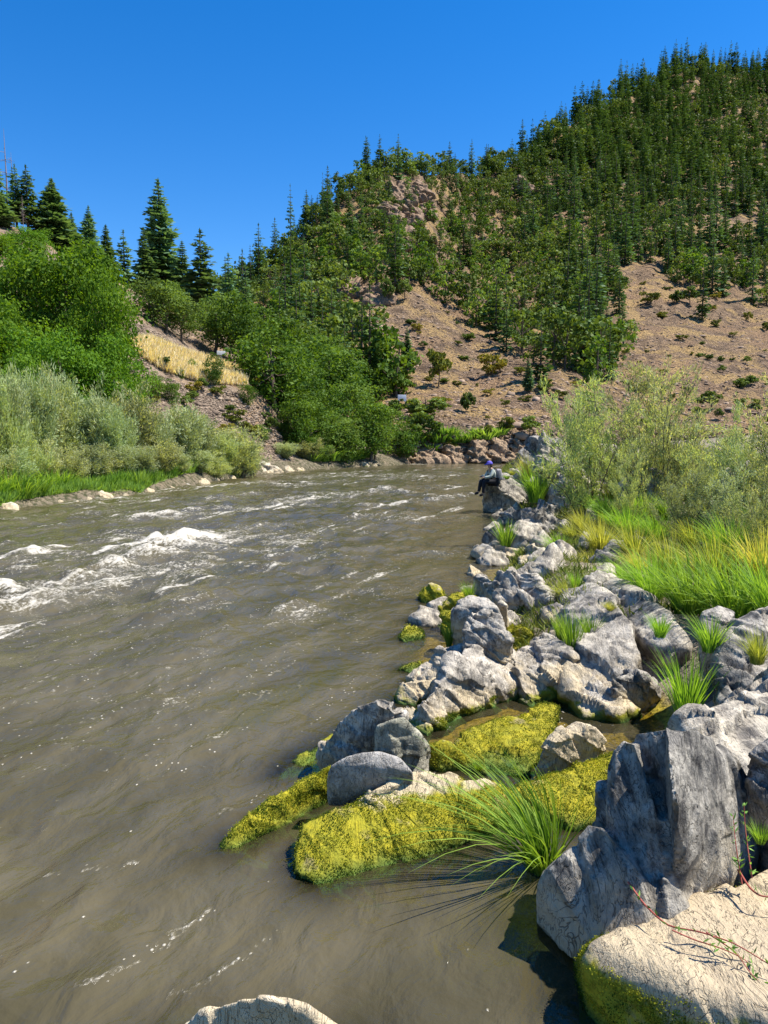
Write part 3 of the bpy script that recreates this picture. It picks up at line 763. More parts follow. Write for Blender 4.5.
r = rock('weathered slab standing over the amber pool, right of the tilted block',
 [[(512, 650, .35), (536, 638, .42), (550, 641, .42), (563, 657, .36), (575, 658, .34), (573, 672, .22), (562, 690, .1), (533, 703, .03), (522, 690, .12), (515, 672, .24)]], rk_greym, deep=.35, amp=.7, res=90)
r = rock('long tilted block sloping down to the pool and the water',
 [[(462, 652, .44), (488, 644, .44), (510, 652, .34), (520, 666, .22), (516, 684, .12), (470, 712, .04), (438, 727, .03), (424, 716, .1), (420, 703, .22), (444, 678, .36)]],
 rk_greym, deep=.3, amp=.6, res=110)
moss(*r, .09, 5000, .012)
rock('tall egg shaped boulder balanced on the tilted block',
 [[(464, 650, .42), (463, 628, .60), (471, 616, .69), (484, 611, .74), (499, 617, .69), (507, 635, .56), (510, 658, .32), (502, 668, .24), (482, 664, .28)]],
 rk_grey, deep=.3, amp=.7, rnd=.35, base=.2, res=90, name='boulder', cat='boulder')
rock('flat rounded rock lying behind the egg shaped boulder',
 [[(453, 608, .5), (458, 600, .56), (472, 597, .6), (486, 598, .6), (498, 608, .55), (503, 622, .4), (480, 622, .38), (462, 618, .4)]], rk_grey, deep=.35, amp=.5, rnd=.3)
rock('wedge shaped grey rock at the top left of the near cluster',
 [[(477, 577, .46), (484, 576, .5), (495, 580, .5), (502, 582, .5), (506, 600, .3), (492, 604, .2), (480, 594, .3)]], rk_grey, deep=.4, amp=.6)
rock('pointed two toned rock crowning the near cluster',
 [[(496, 580, .52), (510, 571, .66), (526, 567, .72), (541, 585, .55), (549, 600, .4), (546, 615, .2), (528, 613, .2), (508, 600, .32), (498, 600, .34)]], rk_greym, deep=.45, amp=.8, res=90)
rock('thin upright splinter of rock between the crowning rock and the egg boulder',
 [[(498, 603, .48), (501, 599, .52), (507, 606, .48), (509, 620, .3), (502, 620, .28)]], rk_pale, deep=.15, amp=.4)
rock('stone with a green shoot lying right of the crowning rock',
 [[(545, 612, .35), (558, 606, .42), (576, 612, .42), (582, 630, .35), (566, 640, .28), (550, 634, .25)]], rk_grey, deep=.35, amp=.6)
r = rock('small bare topped mossy stone out in the water beside the cluster',
 [[(421, 595, .08), (424, 587, .2), (430, 584, .24), (438, 588, .2), (443, 596, .12), (444, 603, .0), (424, 603, .0)]], rk_mossy_low, deep=.3, amp=.5)
moss(*r, .14, 2500, .022)
r = rock('low mossy hump awash in the river',
 [[(400, 636, .05), (406, 628, .1), (416, 625, .11), (424, 630, .08), (424, 639, .0), (404, 642, .0)]], rk_moss, deep=.2, amp=.5)
moss(*r, .4, 2500, .02)
r = rock('small mossy crumb of rock awash below the low hump',
 [[(400, 668, .03), (408, 663, .06), (420, 661, .07), (422, 668, .02), (412, 674, 0)]], rk_moss, deep=.15, amp=.5)
moss(*r, .4, 1200, .016)
r = rock('mossy lump carrying a rush tuft beside the flat rounded rock',
 [[(440, 618, .15), (447, 611, .22), (458, 612, .24), (465, 620, .2), (464, 634, .05), (444, 636, .0)]], rk_moss, deep=.3, amp=.6)
moss(*r, .5, 3500, .018)
r = rock('low dark mossy shelf in front of the wedge shaped rock',
 [[(441, 606, .1), (452, 596, .2), (466, 592, .22), (478, 598, .22), (476, 610, .06), (455, 612, .02)]], rk_moss, deep=.4, amp=.5)
moss(*r, .3, 3000, .018)
r = rock('small yellow moss cushion between the splinter and the pool rocks',
 [[(506, 630, .2), (512, 624, .26), (526, 628, .26), (534, 634, .2), (528, 644, .1), (508, 640, .12)]], rk_moss, deep=.2, amp=.5)
moss(*r, .5, 3500, .016)
r = rock('pale flat slab sliding into the water left of the egg boulder',
 [[(405, 676, .1), (420, 664, .2), (442, 651, .32), (463, 646, .36), (466, 656, .34), (446, 672, .25), (425, 686, .1), (410, 684, .02)]], rk_greym, deep=.25, amp=.5)
rock('cream sided stone at the waterline below the pale flat slab',
 [[(396, 694, .06), (402, 683, .16), (424, 680, .2), (440, 676, .22), (434, 690, .12), (416, 705, .0), (398, 704, .0)]], rk_pale, deep=.2, amp=.5)
rock('narrow cream rock strip between the tilted block and the pointed boulder',
 [[(398, 706, .06), (408, 704, .1), (420, 716, .08), (432, 728, .04), (428, 736, 0), (412, 726, .02)]], rk_pale, deep=.15, amp=.5)
r = rock('large pointed grey boulder above the smooth oval stone',
 [[(320, 766, .1), (322, 744, .26), (340, 725, .42), (350, 711, .54), (376, 696, .68), (394, 702, .66), (404, 716, .54), (400, 745, .3), (370, 758, .2), (338, 770, .06)]],
 rk_greym, deep=.3, amp=.55, rough=.8, res=100, name='boulder', cat='boulder')
rock('blocky green grey stone leaning on the pointed boulder',
 [[(376, 726, .52), (392, 720, .56), (404, 717, .56), (420, 734, .42), (428, 752, .24), (424, 765, .1), (404, 764, .12), (378, 752, .28)]],
 rk_green, deep=.2, amp=.35, rough=.5, res=80)
rock('smooth blue grey oval stone resting across two mossy tongues',
 [[(327, 775, .36), (330, 766, .42), (342, 758, .47), (362, 752, .5), (380, 751, .5), (400, 757, .47), (413, 772, .4), (408, 780, .34), (388, 786, .27), (356, 795, .22), (336, 790, .26)]],
 rk_oval, deep=.2, amp=.14, rough=.3, rnd=.9, base=.1, res=90, name='boulder', cat='boulder')
r = rock('left mossy tongue of rock pointing into the river',
 [[(220, 852, .0), (232, 832, .1), (243, 819, .14), (262, 803, .18), (292, 788, .2), (314, 775, .24), (330, 766, .26), (340, 780, .14), (326, 795, .06), (306, 812, .0), (270, 838, -.02), (234, 855, -.02)]],
 rk_moss, deep=.1, amp=.26, rough=.5, res=120)
moss(*r, .6, 26000, .011, up=-.3)
r = rock('broad mossy rock with a bare pale back, behind the foreground sedge',
 [[(296, 888, .0), (296, 852, .1), (303, 826, .18), (330, 812, .22), (374, 792, .3), (405, 776, .34), (450, 769, .34), (478, 782, .26), (520, 800, .12), (480, 838, .0), (440, 862, -.02), (392, 876, -.02), (345, 884, -.02), (310, 896, -.03)]],
 rk_mossy_low, deep=.15, amp=.28, rough=.6, res=170)
moss(*r, .25, 42000, .011, up=-.4)
rock('tiny upright pebble propped under the oval stone', [[(359, 800, .16), (361, 789, .24), (367, 790, .22), (369, 799, .12)]], rk_grey, deep=.04, amp=.3, res=30, name='pebble', cat='pebble')
r = rock('rounded pale boulder sitting on the moss bed',
 [[(534, 770, .12), (541, 751, .26), (558, 729, .38), (576, 720, .42), (594, 725, .4), (606, 740, .28), (592, 756, .16), (560, 768, .08), (545, 780, .04)]],
 rk_pale, deep=.22, amp=.45, rnd=.3, res=90, name='boulder', cat='boulder')
r = rock('fist sized pale stone half wrapped in moss left of the moss bed',
 [[(427, 758, .08), (430, 746, .17), (440, 739, .21), (452, 740, .2), (464, 754, .12), (468, 766, .03), (440, 772, .0)]], rk_mossy_low, deep=.12, amp=.4, rnd=.3)
moss(*r, .13, 3500, .012)
r = rock('long low yellow moss bank beside the amber pool',
 [[(452, 762, .03), (458, 740, .1), (490, 724, .13), (520, 710, .13), (545, 697, .16), (562, 704, .16), (560, 722, .1), (536, 748, .08), (530, 775, .03), (500, 776, .0), (470, 775, .0)]],
 rk_moss, deep=.1, amp=.35, res=110, name='moss_bank', cat='moss bank')
moss(*r, .6, 26000, .012)
r = rock('sloping mossy shelf between the foreground sedge and the big boulder',
 [[(498, 822, .0), (506, 795, .1), (530, 782, .14), (560, 772, .14), (598, 752, .2), (620, 746, .24), (628, 760, .22), (610, 800, .12), (590, 822, .04), (540, 836, -.02)]],
 rk_moss, deep=.15, amp=.4, res=120, name='moss_bank', cat='moss bank')
moss(*r, .6, 26000, .012)
r = rock('thin mossy ledge awash along the river side of the pointed boulder',
 [[(276, 780, -.02), (300, 758, .03), (330, 736, .06), (350, 724, .08), (345, 740, .04), (322, 752, .02), (300, 775, -.02)]], rk_moss, deep=.06, amp=.4)
moss(*r, .5, 4000, .011, lo=-.05)
rock('pale rounded boulder cut off by the bottom edge of the picture',
 [[(178, 1040, .2), (200, 1012, .34), (240, 999, .42), (268, 996, .44), (306, 1006, .4), (345, 1035, .22), (350, 1100, 0), (170, 1100, 0)]], rk_pale, deep=.2, amp=.3, rnd=.4, res=110, name='boulder', cat='boulder')

# middle and upper bank
D_ = dict(dist=0)
def rockd(label, dist, pts, mat, **k):
    k.setdefault('deep', .8); return rock(label, [[(a, b, c) for a, b, c in p] for p in (pts if isinstance(pts[0], list) else [pts])], mat, dist=dist, **k)
rockd('dark shadowed rock fin behind the near pool with light right end', 15.5,
 [(478, 550, -.8), (500, 545, -.7), (512, 530, 0), (524, 514, .2), (536, 510, .3), (556, 519, .3), (574, 527, .2), (575, 548, -.4), (556, 562, -1), (514, 556, -1)], rk_dark, amp=.8, res=90)
r = rockd('yellow mossed stone below the dark rock fin', 13.6, [(517, 556, 0), (530, 549, .1), (544, 547, .1), (555, 556, 0), (553, 566, -.3), (522, 566, -.3)], rk_pale, deep=.4)
rockd('overhanging rock the angler sits on', 24.0, [[(481, 482, -.2), (492, 475, 0), (520, 475, .4), (536, 470, .8), (536, 508, 0), (498, 512, -.2), (489, 500, -.2)]], rk_high, amp=.6, deep=1.4, res=80)
rockd('tall dark stack draped with grass behind the seated angler', 24.5, [(506, 490, 0), (512, 462, .3), (526, 444, .6), (545, 437, .8), (560, 446, .8), (562, 508, 0), (516, 512, 0)], rk_dark, amp=.8, deep=1.2, res=80)
rockd('sharp grey pinnacle rising behind the angler rock', 22, [[(536, 474, 0), (540, 440, .4), (543, 430, .5), (549, 446, .3), (556, 474, 0)], [(550, 476, 0), (554, 446, .4), (560, 438, .5), (566, 458, .4), (570, 480, 0)]], rk_high, amp=.7, res=80)
rockd('pale rounded bank stone right of the grass draped stack', 18, [(553, 508, 0), (555, 488, .2), (566, 480, .3), (580, 494, .3), (578, 510, 0), (560, 516, -.1)], rk_high)
rockd('grey pointed rock poking out of the willows', 17, [(626, 478, 0), (632, 446, .2), (643, 440, .3), (650, 458, .3), (652, 480, 0)], rk_high)
rockd('knobbly white rock under the willows', 15.5, [(624, 486, 0), (630, 470, .2), (646, 466, .3), (662, 484, .3), (660, 502, 0), (636, 504, 0)], rk_high, amp=1.2)
rockd('half hidden pale rock face behind the sapling stems', 19, [(560, 490, 0), (570, 458, .3), (590, 446, .5), (612, 452, .6), (618, 486, .2), (600, 500, 0)], rk_high, amp=1)
rockd('low pale rock between willow roots at the right', 13, [(722, 500, 0), (726, 470, .2), (740, 462, .3), (752, 474, .3), (754, 508, 0)], rk_high, amp=1)
rockd('small grey stone above the white crested ridge', 11.6, [(582, 566, 0), (588, 558, .1), (600, 556, .2), (608, 566, .1), (606, 576, -.1), (588, 576, -.1)], rk_high, deep=.5)
rockd('angular grey stone leaning by the sedge foot', 11.2, [(600, 572, 0), (606, 560, .2), (622, 562, .3), (636, 578, .2), (630, 586, -.1), (610, 582, -.1)], rk_high, deep=.5)
rockd('dark stone half sunk under the big sedges', 10.6, [(634, 590, 0), (642, 574, .2), (662, 576, .3), (680, 590, .2), (676, 604, -.1), (650, 604, -.1)], rk_dark, deep=.5)
rockd('grey rock buried behind the yellow tussock', 13.2, [(608, 556, 0), (616, 536, .2), (632, 534, .3), (644, 548, .2), (640, 566, -.1)], rk_grey, deep=.6)
rockd('dark waterside block left of the rush tuft', 17.5, [(486, 552, 0), (490, 544, .1), (500, 542, .2), (508, 550, .1), (506, 558, -.1), (490, 558, -.1)], rk_dark, deep=.5)

# boulders along the far left shore
lr = [(8, 516, 22, 'flat tan', 'at the left edge of the picture'), (60, 500, 12, 'small pale', 'first in the run of stones below the left sedges'), (104, 494, 22, 'blocky pale', 'below the silver willows'),
      (88, 497, 12, 'dark grey', 'against the blocky pale stone'), (124, 492, 10, 'small flat', 'just right of the blocky pale stone'), (77, 517, 13, 'low wave washed', 'out in the water at the left'),
      (150, 489, 12, 'squat grey', 'under the green rushes'), (172, 486, 9, 'little white', 'under the green rushes'), (186, 485, 12, 'dark sided', 'near the end of the rushes'),
      (203, 481, 16, 'rounded pale', 'near the big willow clump'), (200, 471, 12, 'upright pale', 'behind the rounded pale one'), (216, 480, 9, 'small tan', 'beside the rounded pale one'),
      (232, 479, 8, 'low tan', 'below the last willow'), (268, 474, 28, 'long low overhanging', 'on the point past the willows'), (288, 472, 12, 'tan blocky', 'on the shingle point'),
      (300, 470, 9, 'little grey', 'at the tip of the shingle point'), (365, 467, 10, 'white cleft', 'at the foot of the green slope'), (375, 466, 8, 'small dark', 'next to the white cleft stone')]
for i, (px, py, wpx, a, b) in enumerate(lr):
    if px < 390:
        dd = np.arange(12, 90, .1); zz_ = [drop(BV_H, *Pd(px, 440, t)[:2], -1) for t in dd]
        d = dd[np.argmax(np.array(zz_) > .02)] - (.9 if 'water' in b else .15); py = proj(Pd(px, 440, d) * [1, 1, 0])[1]
    w_ = wpx / F * d; hh = w_ * (.5 if wpx < 20 else .36)
    hp = hh / d * F; o1 = R.uniform(-.2, .2) * wpx
    rock(f'{a} stone {b}' , [[(px - wpx / 2, py - .2 * hp, 0), (px - wpx * .3, py - hp * .8, .2 * w_), (px + o1, py - hp * 1.05, .3 * w_), (px + wpx * .35, py - hp * .75, .25 * w_), (px + wpx / 2, py - .1 * hp, .05), (px, py + .12 * hp, -.25 * w_)]],
         rk_pale if 'dark' not in a else rk_dark, dist=d, deep=w_ * .7, amp=.9, res=36, group='stones along the far left shore', base=-.4)
# outcrops of the far shore bluff
fo_ = [(398, 464, 26, 15, 'pale ribbed'), (428, 464, 30, 18, 'pinkish ledged'), (456, 463, 22, 20, 'bleached low'), (478, 462, 20, 19, 'cleft brown'), (498, 462, 22, 20, 'dark split'),
       (520, 462, 24, 20, 'tawny'), (545, 462, 30, 22, 'broken brown'), (412, 452, 20, 12, 'small upper'), (490, 440, 26, 12, 'dark high')]
for i, (px, py, wpx, hp, a) in enumerate(fo_):
    rock(f'{a} rock outcrop on the far shore bluff, number {i+1} from the left' if False else f'{a} rock outcrop in the bluff across the river', [[(px - wpx / 2, py, 0), (px - wpx * .42, py - hp * .7, 1), (px - wpx * .1, py - hp, 1.6), (px + wpx * .25, py - hp * .86, 1.6), (px + wpx * .45, py - hp * .5, 1), (px + wpx / 2, py, 0), (px, py + 1, -.4)]],
         rk_far, dist=73.8 + (i % 3) * .25 + (3 if py < 455 else 0), deep=4, amp=1.4, res=50, rough=1.4, name='rock_outcrop', cat='outcrop', group='outcrops of the far shore bluff')

# loose rocks of the jumble between the near cluster and the angler
rj = np.random.RandomState(33); spots = []
for t in range(4000):
    if len(spots) >= 46: break
    Yj = rj.uniform(8.6, 24); sj = rj.uniform(-.15, 1.0 + .13 * Yj); X_ = Xs(Yj) + sj
    if any((X_ - a) ** 2 + ((Yj - b) * .8) ** 2 < (.42 + .022 * Yj) ** 2 for a, b in spots): continue
    spots.append((X_, Yj))
for X_, Yj in spots:
    zt = float(bankz(np.array(X_), np.array(Yj))); w_ = rj.uniform(.28, .62) * (.7 + Yj / 30); hh = w_ * rj.uniform(.45, .95)
    px, py = proj(np.array([X_, Yj, zt])); k_ = F / Yj; o1 = rj.uniform(-.3, .3) * w_ * k_
    zone_ = 'in the jumble behind the near cluster' if Yj < 13 else 'in the jumble round the dark fin' if Yj < 18 else 'in the jumble below the angler'
    rock('angular grey rock ' + zone_, [[(px - w_ / 2 * k_, py, 0), (px - w_ * .38 * k_, py - hh * rj.uniform(.3, .8) * k_, .1), (px + o1, py - hh * k_, .25), (px + w_ * .36 * k_, py - hh * rj.uniform(.35, .9) * k_, .2),
         (px + w_ * .55 * k_, py, 0), (px + o1 * .3, py - hh * .2 * k_, -.28 * w_)]], rk_high if rj.rand() < .65 else (rk_grey if rj.rand() < .5 else rk_dark), dist=Yj, deep=w_ * .6, amp=.75, res=44, group='rocks ' + zone_)
# muddy water thins to nothing against the near stones
ring = []
for o in COL.objects:
    if o.type == 'MESH' and o.get('category') in ('rock', 'boulder', 'moss bank', 'rock ledge') and o.location[1] < 11:
        n_ = len(o.data.vertices); v_ = np.empty(n_ * 3, np.float32); o.data.vertices.foreach_get('co', v_); v_ = v_.reshape(-1, 3) + np.array(o.location)
        v_ = v_[np.abs(v_[:, 2] + .03) < .03]
        if len(v_): ring.append(v_[R.choice(len(v_), min(len(v_), 90), replace=False)][:, :2])
ring = np.concatenate(ring); near = np.where((RR.ravel() < 11) & (shore.ravel() > -3))[0]; q2 = WP.reshape(-1, 3)[near][:, :2]; dm = np.empty(len(near))
for c0 in range(0, len(near), 4000): dm[c0:c0 + 4000] = np.sqrt(((q2[c0:c0 + 4000, None] - ring[None]) ** 2).sum(-1).min(1))
dnew = depth.ravel().copy(); dnew[near] = np.minimum(dnew[near], .03 + dm * .85)
wm.attributes['depth'].data.foreach_set('value', dnew.astype(np.float32))
# ------------------------------------------------------------------ trees
def at_px(bv, px, d, zdef=0):
    q = Pd(px, 440, d); q[2] = drop(bv, q[0], q[1], zdef); return q

con_near = [conifer_meshes(s, 22, 3.9, 46, 13, 4, m_con_near) for s in (1, 2, 3)]
con_airy = [conifer_meshes(s, 20, 3.6, 30, 9, 4, m_con_near, sparse=.25, low=.25) for s in (5, 6)]
def put_con(px, d, top, label, grp='tall conifers along the left ridge', airy=False, wpx=None, bv=None):
    q = at_px(bv or BV_H, px, d); t = Pd(px, top, d)[2]; h = t - q[2]
    c, tr = random.choice(con_airy if airy else con_near); s = h / (20 if airy else 22)
    sx = s if wpx is None else (wpx / F * d) / 6.0
    return inst('conifer_tree', [('crown', c), ('trunk', tr)], q, (sx, sx, s), random.random() * 6, label, 'conifer', grp)
for a in [(165, 112, 178, 'tallest blue green conifer standing alone against the sky on the left', None, False, 56),
          (205, 106, 228, 'bushy conifer to the right of the tallest one on the left ridge', None, True, 44),
          (187, 110, 240, 'conifer filling the gap between the tallest one and its bushy right neighbour', None, False, 34),
          (150, 108, 226, 'slim conifer close to the left side of the tallest one', None, False, 30),
          (130, 106, 229, 'rounded conifer two places left of the tallest one', None, True, 30),
          (113, 103, 224, 'conifer behind the crown of the maples, right of the pointed pair', None, False, 28),
          (97, 99, 205, 'narrow pointed conifer above the maples', None, False, 28),
          (80, 100, 212, 'small conifer squeezed between the leaning one and the narrow pointed one', None, False, 24),
          (62, 96, 178, 'broad dark conifer above the left maple with a leaning outline', None, False, 46),
          (52, 98, 205, 'short conifer tucked before the broad dark one', None, True, 30),
          (38, 94, 164, 'conifer with a thin forked crown beside the dead spire', None, True, 30),
          (27, 94, 163, 'thin see through conifer just right of the dead spire', None, True, 24),
          (8, 92, 155, 'grey green conifer left of the dead spire', None, True, 26),
          (-6, 92, 175, 'conifer cut by the left edge of the picture', None, False, 40),
          (8, 86, 190, 'olive conifer under the dead spire', None, False, 36),
          (232, 112, 252, 'crooked flat topped pine right of the bushy conifer', None, True, 30),
          (248, 118, 262, 'low conifer in the notch between the two hills', None, True, 26),
          (276, 84, 322, 'dark conifer standing among the leafy trees of the green slope', None, False, 30), (300, 90, 330, 'tapering conifer high on the green slope', None, False, 26), (322, 94, 345, 'conifer at the top edge of the green slope', None, True, 26), (258, 74, 328, 'conifer near the end of the dry grass terrace', None, False, 28), (352, 96, 372, 'small conifer above the water foot of the green slope', None, False, 20),
          (222, 88, 290, 'dark conifer behind the road sign', None, True, 30), (180, 92, 285, 'olive conifer behind the dry grass', None, True, 32)]:
    put_con(a[0], a[1], a[2], a[3], airy=a[5], wpx=a[6])
for px, d, top, lab in [(18, 95, 128, 'bare dead spire of a conifer, tallest trunk at the far left'), (24, 94, 152, 'shorter dead trunk beside the dead spire'), (44, 95, 200, 'pinkish brown dead tree among the left ridge conifers'), (33, 90, 195, 'leafless grey brown tree below the forked conifer')]:
    q = at_px(BV_H, px, d); h = Pd(px, top, d)[2] - q[2]
    me = snag_mesh(int(px), h, 30 if 'spire' in lab or 'trunk' in lab else 110, .009)
    tag(link('dead_tree', me, loc=q), lab, 'dead tree', 'dead trees on the left ridge')

# maples on the left bank
mp = [broad_meshes(s, 10, 9, 90, 330, .25, m_maple, low=.02) for s in (21, 22, 23)]
def put_broad(px, d, top, wpx, meshes, nominal, label, cat, grp, bv=None, name='broadleaf_tree', sink=0):
    q = at_px(bv or BV_H, px, d); h = max(Pd(px, top, d)[2] - q[2] + sink, .8); q[2] -= sink
    w_ = wpx / F * d; c, tr = random.choice(meshes)
    return inst(name, [('crown', c), ('trunk', tr)], q, (w_ / nominal[1], w_ / nominal[1], h / nominal[0]), random.random() * 6, label, cat, grp)
for px, d, top, w_, lab in [(72, 50, 226, 130, 'biggest rounded maple crown on the left bank'), (-14, 70, 222, 80, 'leafy tree filling the skyline at the far left'), (34, 74, 224, 50, 'leafy tree between the far left one and the maples'), (28, 52, 236, 80, 'maple crown rising at the shoulder of the biggest one'),
        (112, 47, 262, 70, 'dark sided maple at the right end of the left grove'), (15, 40, 292, 100, 'maple at the left edge below the tan scar'),
        (62, 38, 318, 100, 'bright yellow green maple low in the middle of the left grove'), (106, 40, 330, 84, 'shaded maple just above the silver willows'),
        (-40, 38, 280, 130, 'maple leaning in from beyond the left edge'), (20, 33, 352, 90, 'lowest leafy maple behind the left willows'), (128, 44, 372, 44, 'small maple at the edge of the brown slope'),
        (84, 58, 240, 80, 'maple crown at the back of the left grove')]:
    put_broad(px, d, top, w_, mp, (10, 9), lab, 'maple', 'maples on the left bank', name='maple_tree', sink=1)
# deciduous and mixed trees behind the grassy terrace and down the green slope
dc = [broad_meshes(s, 8, 7, 52, 190, .28, m_decid, low=.03) for s in (31, 32, 33)]
ok = [broad_meshes(s, 8, 7, 46, 180, .28, m_oak, low=.03) for s in (35, 36, 37)]
slope = []
rs = np.random.RandomState(4)
def in_poly(px, py, poly):
    x, y = px, py; ins = False; n = len(poly)
    for i in range(n):
        x1, y1 = poly[i]; x2, y2 = poly[(i + 1) % n]
        if (y1 > y) != (y2 > y) and x < (x2 - x1) * (y - y1) / (y2 - y1) + x1: ins = not ins
    return ins
PG = [(140, 318), (190, 352), (222, 362), (250, 372), (258, 400), (300, 432), (292, 462), (400, 466), (412, 440), (372, 402), (330, 360), (270, 330), (240, 318), (120, 285)]
pts_ = []
tries = 0
while len(pts_) < 62 and tries < 6000:
    tries += 1
    px = rs.uniform(120, 410); py = rs.uniform(285, 464)
    if not in_poly(px, py, PG) or (px < 262 and py < 322): continue
    if any((px - a) ** 2 + ((py - b) * 1.5) ** 2 < 18 ** 2 for a, b in pts_): continue
    h_ = hit(BV_H, px, py)
    if h_ is None: continue
    pts_.append((px, py))
zones = lambda px, py: ('at the water foot of the green slope' if py > 440 else 'behind the dry grass terrace' if px < 250 and py < 375 else 'in the middle of the green slope' if py > 385 else 'high on the green slope under the mountain')
for px, py in pts_:
    h_ = hit(BV_H, px, py); d = h_[1]
    hp = rs.uniform(4.5, 8.5) * (.72 if px < 250 and py < 352 else 1) * (.75 if py > 430 else 1) * (.8 if py < 350 else 1) / d * F
    ms = dc if (py > 375 or rs.rand() < .5) else ok
    put_broad(px, d, py - hp, hp * rs.uniform(.8, 1.1), ms, (8, 7), ('bright leafy tree ' if ms is dc else 'dark leafy tree ') + zones(px, py), 'tree', 'leafy trees on the slope across the river, ' + zones(px, py))
for px, py, top, w_, lab in [(214, 385, 352, 26, 'rounded green bush at the right end of the dry grass'), (193, 372, 358, 12, 'little bush alone in the dry grass'), (181, 378, 368, 12, 'tiny green shrub at the lower edge of the dry grass'),
        (248, 406, 382, 22, 'olive bush hanging below the terrace lip'), (155, 400, 372, 26, 'yellowish shrub on the brown slope'), (172, 404, 380, 24, 'pale green shrub beside the yellowish one'),
        (290, 445, 420, 30, 'grey green bush above the shingle point'), (262, 440, 424, 18, 'small grey shrub on the rocky scree'), (318, 462, 432, 34, 'bright bush at the foot of the slope near the point'), (376, 460, 402, 46, 'tall rounded green tree at the water where the slope ends'),
        (345, 462, 420, 44, 'full green tree next to the last one at the water')]:
    h_ = hit(BV_H, px, py)
    if h_ is None: h_ = at_px(BV_H, px, 66)
    put_broad(px, h_[1], top, w_, dc, (8, 7), lab, 'shrub' if w_ < 36 else 'tree', None, name='shrub' if w_ < 36 else 'broadleaf_tree', sink=.3)

# ------------------------------------------------------------------ mountain forest
rk_crag = rockmat('rock_crag', (.09, .065, .055), (.27, .19, .135), (.3, .24, .16), -3)
fc = [conifer_meshes(s, 16, 3.4, 20, 9, 2, m_con_far, low=.03) for s in range(41, 46)]
fo = [broad_meshes(s, 8, 7.5, 17, 64, .62, m_oak, low=.02, kite=.85) for s in range(51, 56)]
fg = [broad_meshes(s, 8, 7.0, 17, 64, .62, m_decid, low=.02, kite=.85) for s in (57, 58)]
BARE = [[(330, 268), (352, 285), (372, 288), (398, 292), (420, 285), (448, 305), (470, 322), (500, 352), (520, 365), (545, 385), (560, 372), (600, 390), (625, 360), (622, 320), (615, 272), (660, 266), (668, 285), (700, 296), (768, 306), (1000, 340), (1000, 460), (380, 460), (400, 400), (372, 360), (352, 335)],
        [(696, 218), (760, 215), (762, 240), (712, 240)], [(0, 0), (1, 0), (1, 1)]]
THIN = [(376, 176), (436, 176), (452, 215), (446, 275), (408, 270), (384, 226)]
grid_occ = []
cand = []
rs = np.random.RandomState(99)
P_all = []
for t in range(30000):
    px = rs.uniform(180, 900); py = rs.uniform(60, 400)
    if any(in_poly(px, py, b) for b in BARE): continue
    if in_poly(px, py, THIN) and rs.rand() < .85: continue
    if px < 575 and py > (150 if px < 450 else 188) and fbm(px / 26, py / 30, 4, 3) < -.24: continue
    if px >= 575 and fbm(px / 30, py / 26, 8, 3) < -.36: continue
    P_all.append((px, py))
acc = []; cell = {}
for px, py in P_all:
    rmin = (5.5 + 7.6 * smooth(110, 380, py)) * rs.uniform(.8, 1.15)
    k = (int(px // 16), int(py // 16)); bad = False
    for a in (-1, 0, 1):
        for b in (-1, 0, 1):
            for (x, y) in cell.get((k[0] + a, k[1] + b), ()):
                if (x - px) ** 2 + ((y - py) * 1.1) ** 2 < rmin ** 2: bad = True
    if bad: continue
    h_ = hit(BV_M, px, py)
    if h_ is None or h_[1] > 720: continue
    hh = hit(BV_H, px, py)
    if hh is not None: continue
    cell.setdefault(k, []).append((px, py)); acc.append((px, py, h_))
# trees just behind the skyline
for px in np.arange(235, 900, 5.5):
    ok_ = None
    for py in np.arange(40, 330, 1.5):
        h_ = hit(BV_M, px, py)
        if h_ is not None and h_[1] < 800: ok_ = (px, py + rs.uniform(0, 3), h_); break
    if ok_ and rs.rand() < .8: acc.append(ok_)
recs = []
for px, py, p in acc:
    conp = .20 + .42 * smooth(480, 640, px) * smooth(360, 250, py) + .14 * smooth(300, 120, py) * (px > 500)
    if px < 330: conp = .45
    if py > 300 and px > 560: conp = max(conp, .5)
    isc = rs.rand() < conp
    recs.append((p[1], px, py, p, isc))
recs.sort(key=lambda r: r[0])
def mzone(px, py):
    a = 'lower' if py > 290 else 'middle' if py > 190 else 'upper'
    b = 'left' if px < 380 else 'centre' if px < 560 else 'right'
    return f'{a} {b} part of the wooded mountain'
cnt = {True: 0, False: 0}; far_mb = {True: MB(), False: MB()}
def raw(me):
    n = len(me.vertices); v = np.empty(n * 3, np.float32); me.vertices.foreach_get('co', v)
    li = np.empty(len(me.loops), np.int32); me.loops.foreach_get('vertex_index', li)
    t = np.empty(n, np.float32); me.attributes['tone'].data.foreach_get('value', t)
    return v.reshape(-1, 3), li, t
rawc = [raw(c) for c, _ in fc]; rawo = [raw(c) for c, _ in fo + fg]
